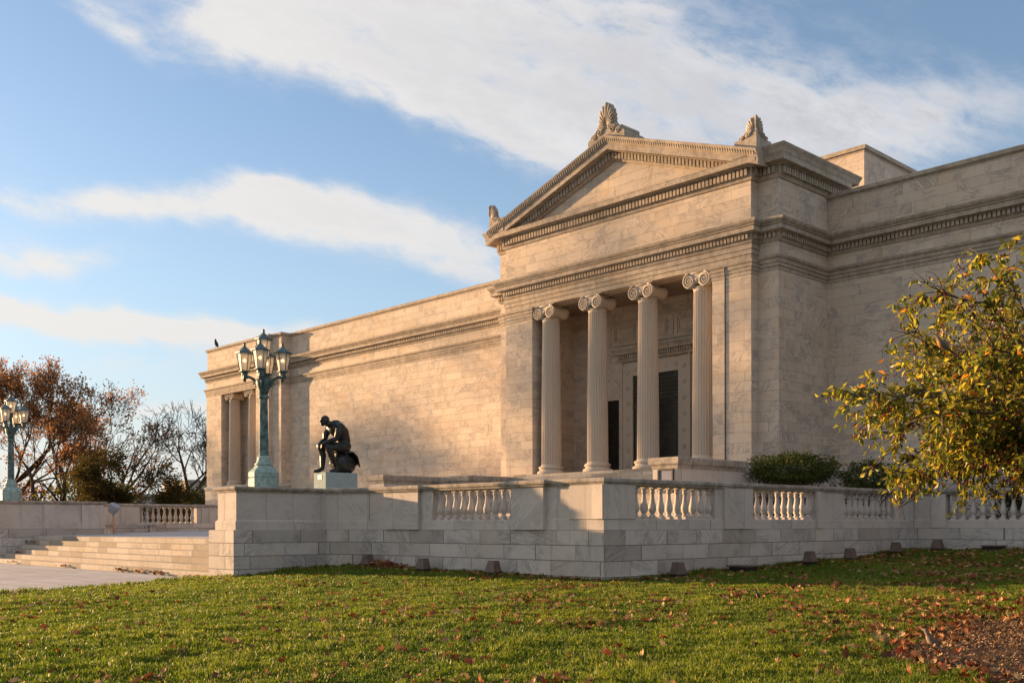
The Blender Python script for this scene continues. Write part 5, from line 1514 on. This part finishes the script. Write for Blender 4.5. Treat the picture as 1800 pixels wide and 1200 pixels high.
def grass():
    rng = np.random.default_rng(3); n = 900000
    x, y, d = view_points(rng, n, 8.6, 46, 1.15)
    ok = ~inside_walls(x, y, 0.03) & ~in_bed(x, y, 0.12 * rng.random(n))
    clump = nz2(x, y, 4.0) * 0.5 + nz2(x, y, 11.0, 3) * 0.5
    ok &= rng.random(n) < 0.20 + clump * 1.05
    x, y, d, clump = x[ok], y[ok], d[ok], clump[ok]; n = len(x)
    z = ground(x, y)
    big = nz2(x, y, 0.45, 9); mid = nz2(x, y, 1.6, 5)
    h = (0.030 + 0.105 * clump ** 1.5 * (0.35 + mid) + 0.015 * rng.random(n)) * rng.uniform(0.65, 1.2, n)
    near_wall = inside_walls(x, y, 0.28); h = np.where(near_wall, h * 1.5 + 0.02, h)
    w = 0.0045 + 0.00032 * d
    a = rng.uniform(0, 2 * np.pi, n); lean = rng.normal(0, 0.42, (n, 2)) + np.array([0.10, 0.0])
    sx, sy = np.cos(a) * w, np.sin(a) * w
    b0 = np.stack([x - sx, y - sy, z - 0.01], 1); b1 = np.stack([x + sx, y + sy, z - 0.01], 1)
    m0 = np.stack([x + lean[:, 0] * h * 0.35 - sx * .7, y + lean[:, 1] * h * 0.35 - sy * .7, z + h * 0.6], 1); m1 = np.stack([x + lean[:, 0] * h * 0.35 + sx * .7, y + lean[:, 1] * h * 0.35 + sy * .7, z + h * 0.6], 1)
    tip = np.stack([x + lean[:, 0] * h, y + lean[:, 1] * h, z + h * (1 - 0.15 * np.hypot(lean[:, 0], lean[:, 1]))], 1)
    V = np.stack([b0, b1, m1, m0, tip], 1).reshape(-1, 3); i = np.arange(n) * 5
    F = np.concatenate([np.stack([i, i + 1, i + 2], 1), np.stack([i, i + 2, i + 3], 1), np.stack([i + 3, i + 2, i + 4], 1)])
    c0 = np.array([0.075, 0.124, 0.013]); c1 = np.array([0.170, 0.208, 0.018]); c2 = np.array([0.34, 0.28, 0.08])
    t = np.clip(0.05 + 0.75 * big + 0.6 * (mid - 0.5) + 0.25 * (clump - 0.5) + rng.normal(0, 0.2, n), 0, 1)[:, None]
    c = c0 * (1 - t) + c1 * t; dry = (rng.random(n) < 0.05 + 0.10 * (nz2(x, y, 0.9, 21) > 0.68))[:, None]; c = np.where(dry, c2, c) * rng.uniform(0.75, 1.25, (n, 1))
    o = arrmesh('grass', V, F, GRASSM, np.repeat(c, 5, 0)); tag(o, 'short yellow green lawn grass', 'grass', kind='stuff')


grass()


def fallen_leaves():
    rng = np.random.default_rng(12)
    X, Y, Zo, Sz = [], [], [], []
    def put(x, y, zo, s): X.append(x); Y.append(y); Zo.append(zo); Sz.append(s)
    # scattered over the lawn, thicker to the right and in drifts
    n = 30000; x, y, d = view_points(rng, n, 9, 44, 1.6)
    lat = x * RIGHT.x + y * RIGHT.y; r = lat / d
    dr = nz2(x, y, 0.55, 2) * 0.6 + nz2(x, y, 1.9, 7) * 0.4
    pr = 0.034 + 0.16 * np.clip((r + 0.30) / 0.7, 0, 1) ** 1.3
    pr = pr * (0.18 + 5.0 * (np.clip(dr - 0.42, 0, 1) / 0.3) ** 1.5)
    pr += 0.16 * np.clip((r - 0.08) / 0.3, 0, 1) * np.clip((12.5 - d) / 3, 0, 1) * (dr > 0.45)
    shade = (y > 21.5 + 0.35 * (x + 19)) & (x > -18.9)
    pr = np.where(shade, np.maximum(pr, 0.07 + 0.10 * (dr > 0.45)), pr)
    ok = (rng.random(n) < pr) & ~inside_walls(x, y, 0.05) & ~in_bed(x, y, 0.4)
    for a, b in zip(x[ok], y[ok]): put(a, b, 0.045, 1.0)
    # banked against the wall foot
    for (a, b, cnt, wd) in ((A0, A1, 620, 0.35), (A1, B1, 520, 0.5), (B1, (5, 39.4), 900, 0.8)):
        L = math.dist(a, b)
        for q in range(cnt):
            s = rng.random() * L
            if a is A0 and rng.random() > (0.35 + 0.9 * math.exp(-((s - 1.2) / 1.2) ** 2) + 0.3 * math.exp(-((s - 6.5) / 1.6) ** 2)): continue
            if a is A1 and rng.random() > 0.25 + 0.75 * s / L: continue
            off = 0.07 + abs(rng.normal(0, wd)); px_, py_ = seg_pt(a, b, s, off); put(px_, py_, 0.03 + 0.10 * math.exp(-off * 4) * rng.random() * (1.8 if a is A0 and s < 2.2 else 1), 1.0)
    for q in range(420):          # a deep drift in the inner corner by the pier
        s = abs(rng.normal(0.9, 0.75)); off = 0.12 + abs(rng.normal(0, 0.28)); px_, py_ = seg_pt(A0, A1, min(s, 4), off); put(px_, py_, 0.02 + max(0, 0.26 - 0.3 * off - 0.07 * abs(s - 0.9)) * rng.random(), 1.05)
    # ring round the mulch bed and on it
    for q in range(900):
        a = rng.uniform(0, 6.283); rr = bed_r(a) + rng.normal(-0.05, 0.30); put(BED.x + rr * math.cos(a), BED.y + rr * math.sin(a), 0.07, 0.9)
    for q in range(120):
        a = rng.uniform(0, 6.283); rr = BEDR * math.sqrt(rng.random()); put(BED.x + rr * math.cos(a), BED.y + rr * math.sin(a), 0.12, 0.9)
    # caught on the broad steps
    for (cx_, k, n_) in ((-37.0, 0, 24), (-40.6, 0, 22), (-38.8, 0, 22), (-46.5, 0, 14), (-34.2, 0, 8), (-54.5, 2, 8), (-54.9, 4, 8), (-53, 0, 10)):
        for q in range(n_):
            X.append(cx_ + rng.normal(0, 0.35)); Y.append(16.95 + k * 0.36 - 0.08 + 0.005 * (cx_ + 56) - abs(rng.normal(0, 0.05))); Zo.append(-1.86 + k * 0.227 + 0.06 + abs(rng.normal(0, 0.05)) + 100); Sz.append(0.9)
    X, Y, Zo, Sz = map(np.array, (X, Y, Zo, Sz)); n = len(X)
    Z = np.where(Zo > 50, Zo - 100, ground(X, Y) + Zo)
    # a lobed leaf: centre rib with jagged rim, curled
    rim = [(0.0, 0.0), (0.16, 0.10), (0.34, 0.10), (0.26, 0.28), (0.48, 0.36), (0.30, 0.50), (0.38, 0.70), (0.16, 0.72), (0.0, 1.0), (-0.16, 0.72), (-0.38, 0.70), (-0.30, 0.50), (-0.48, 0.36), (-0.26, 0.28), (-0.34, 0.10), (-0.16, 0.10)]
    rim = np.array(rim); k = len(rim)
    L = rng.uniform(0.085, 0.175, n) * Sz
    yaw = rng.uniform(0, 2 * np.pi, n); pit = rng.normal(0.15, 0.45, n); rol = rng.normal(0, 0.5, n); curl = rng.uniform(0.2, 1.3, n)
    lx = rim[:, 0][None] * L[:, None]; ly = (rim[:, 1][None] - 0.45) * L[:, None]; lz = curl[:, None] * (np.abs(rim[:, 0])[None] ** 1.3 * 0.8 + (rim[:, 1][None] - 0.45) ** 2 * 0.9) * L[:, None]
    lx = np.concatenate([lx, np.zeros((n, 1))], 1); ly = np.concatenate([ly, np.zeros((n, 1))], 1); lz = np.concatenate([lz, np.zeros((n, 1))], 1)
    cr, sr = np.cos(rol)[:, None], np.sin(rol)[:, None]; lx, lz = lx * cr + lz * sr, -lx * sr + lz * cr
    cp, sp = np.cos(pit)[:, None], np.sin(pit)[:, None]; ly, lz = ly * cp - lz * sp, ly * sp + lz * cp
    cw, sw = np.cos(yaw)[:, None], np.sin(yaw)[:, None]; lx, ly = lx * cw - ly * sw, lx * sw + ly * cw
    V = np.stack([X[:, None] + lx, Y[:, None] + ly, Z[:, None] + lz], -1).reshape(-1, 3)
    i = np.arange(n)[:, None] * (k + 1); j = np.arange(k)[None]
    F = np.stack([i + j, i + (j + 1) % k, np.broadcast_to(i + k, (n, k))], -1).reshape(-1, 3)
    cols = np.array([(0.22, 0.075, 0.028), (0.32, 0.14, 0.055), (0.10, 0.04, 0.022), (0.36, 0.20, 0.09), (0.22, 0.045, 0.02), (0.42, 0.27, 0.13)])
    c = cols[rng.choice(6, n, p=[.24, .22, .18, .14, .10, .12])] * rng.uniform(0.7, 1.25, (n, 1))
    o = arrmesh('fallen_leaves', V, F, FALLM, np.repeat(c, k + 1, 0)); tag(o, 'dry brown oak leaves scattered over the lawn and banked along the wall', 'leaves', kind='stuff')


fallen_leaves()
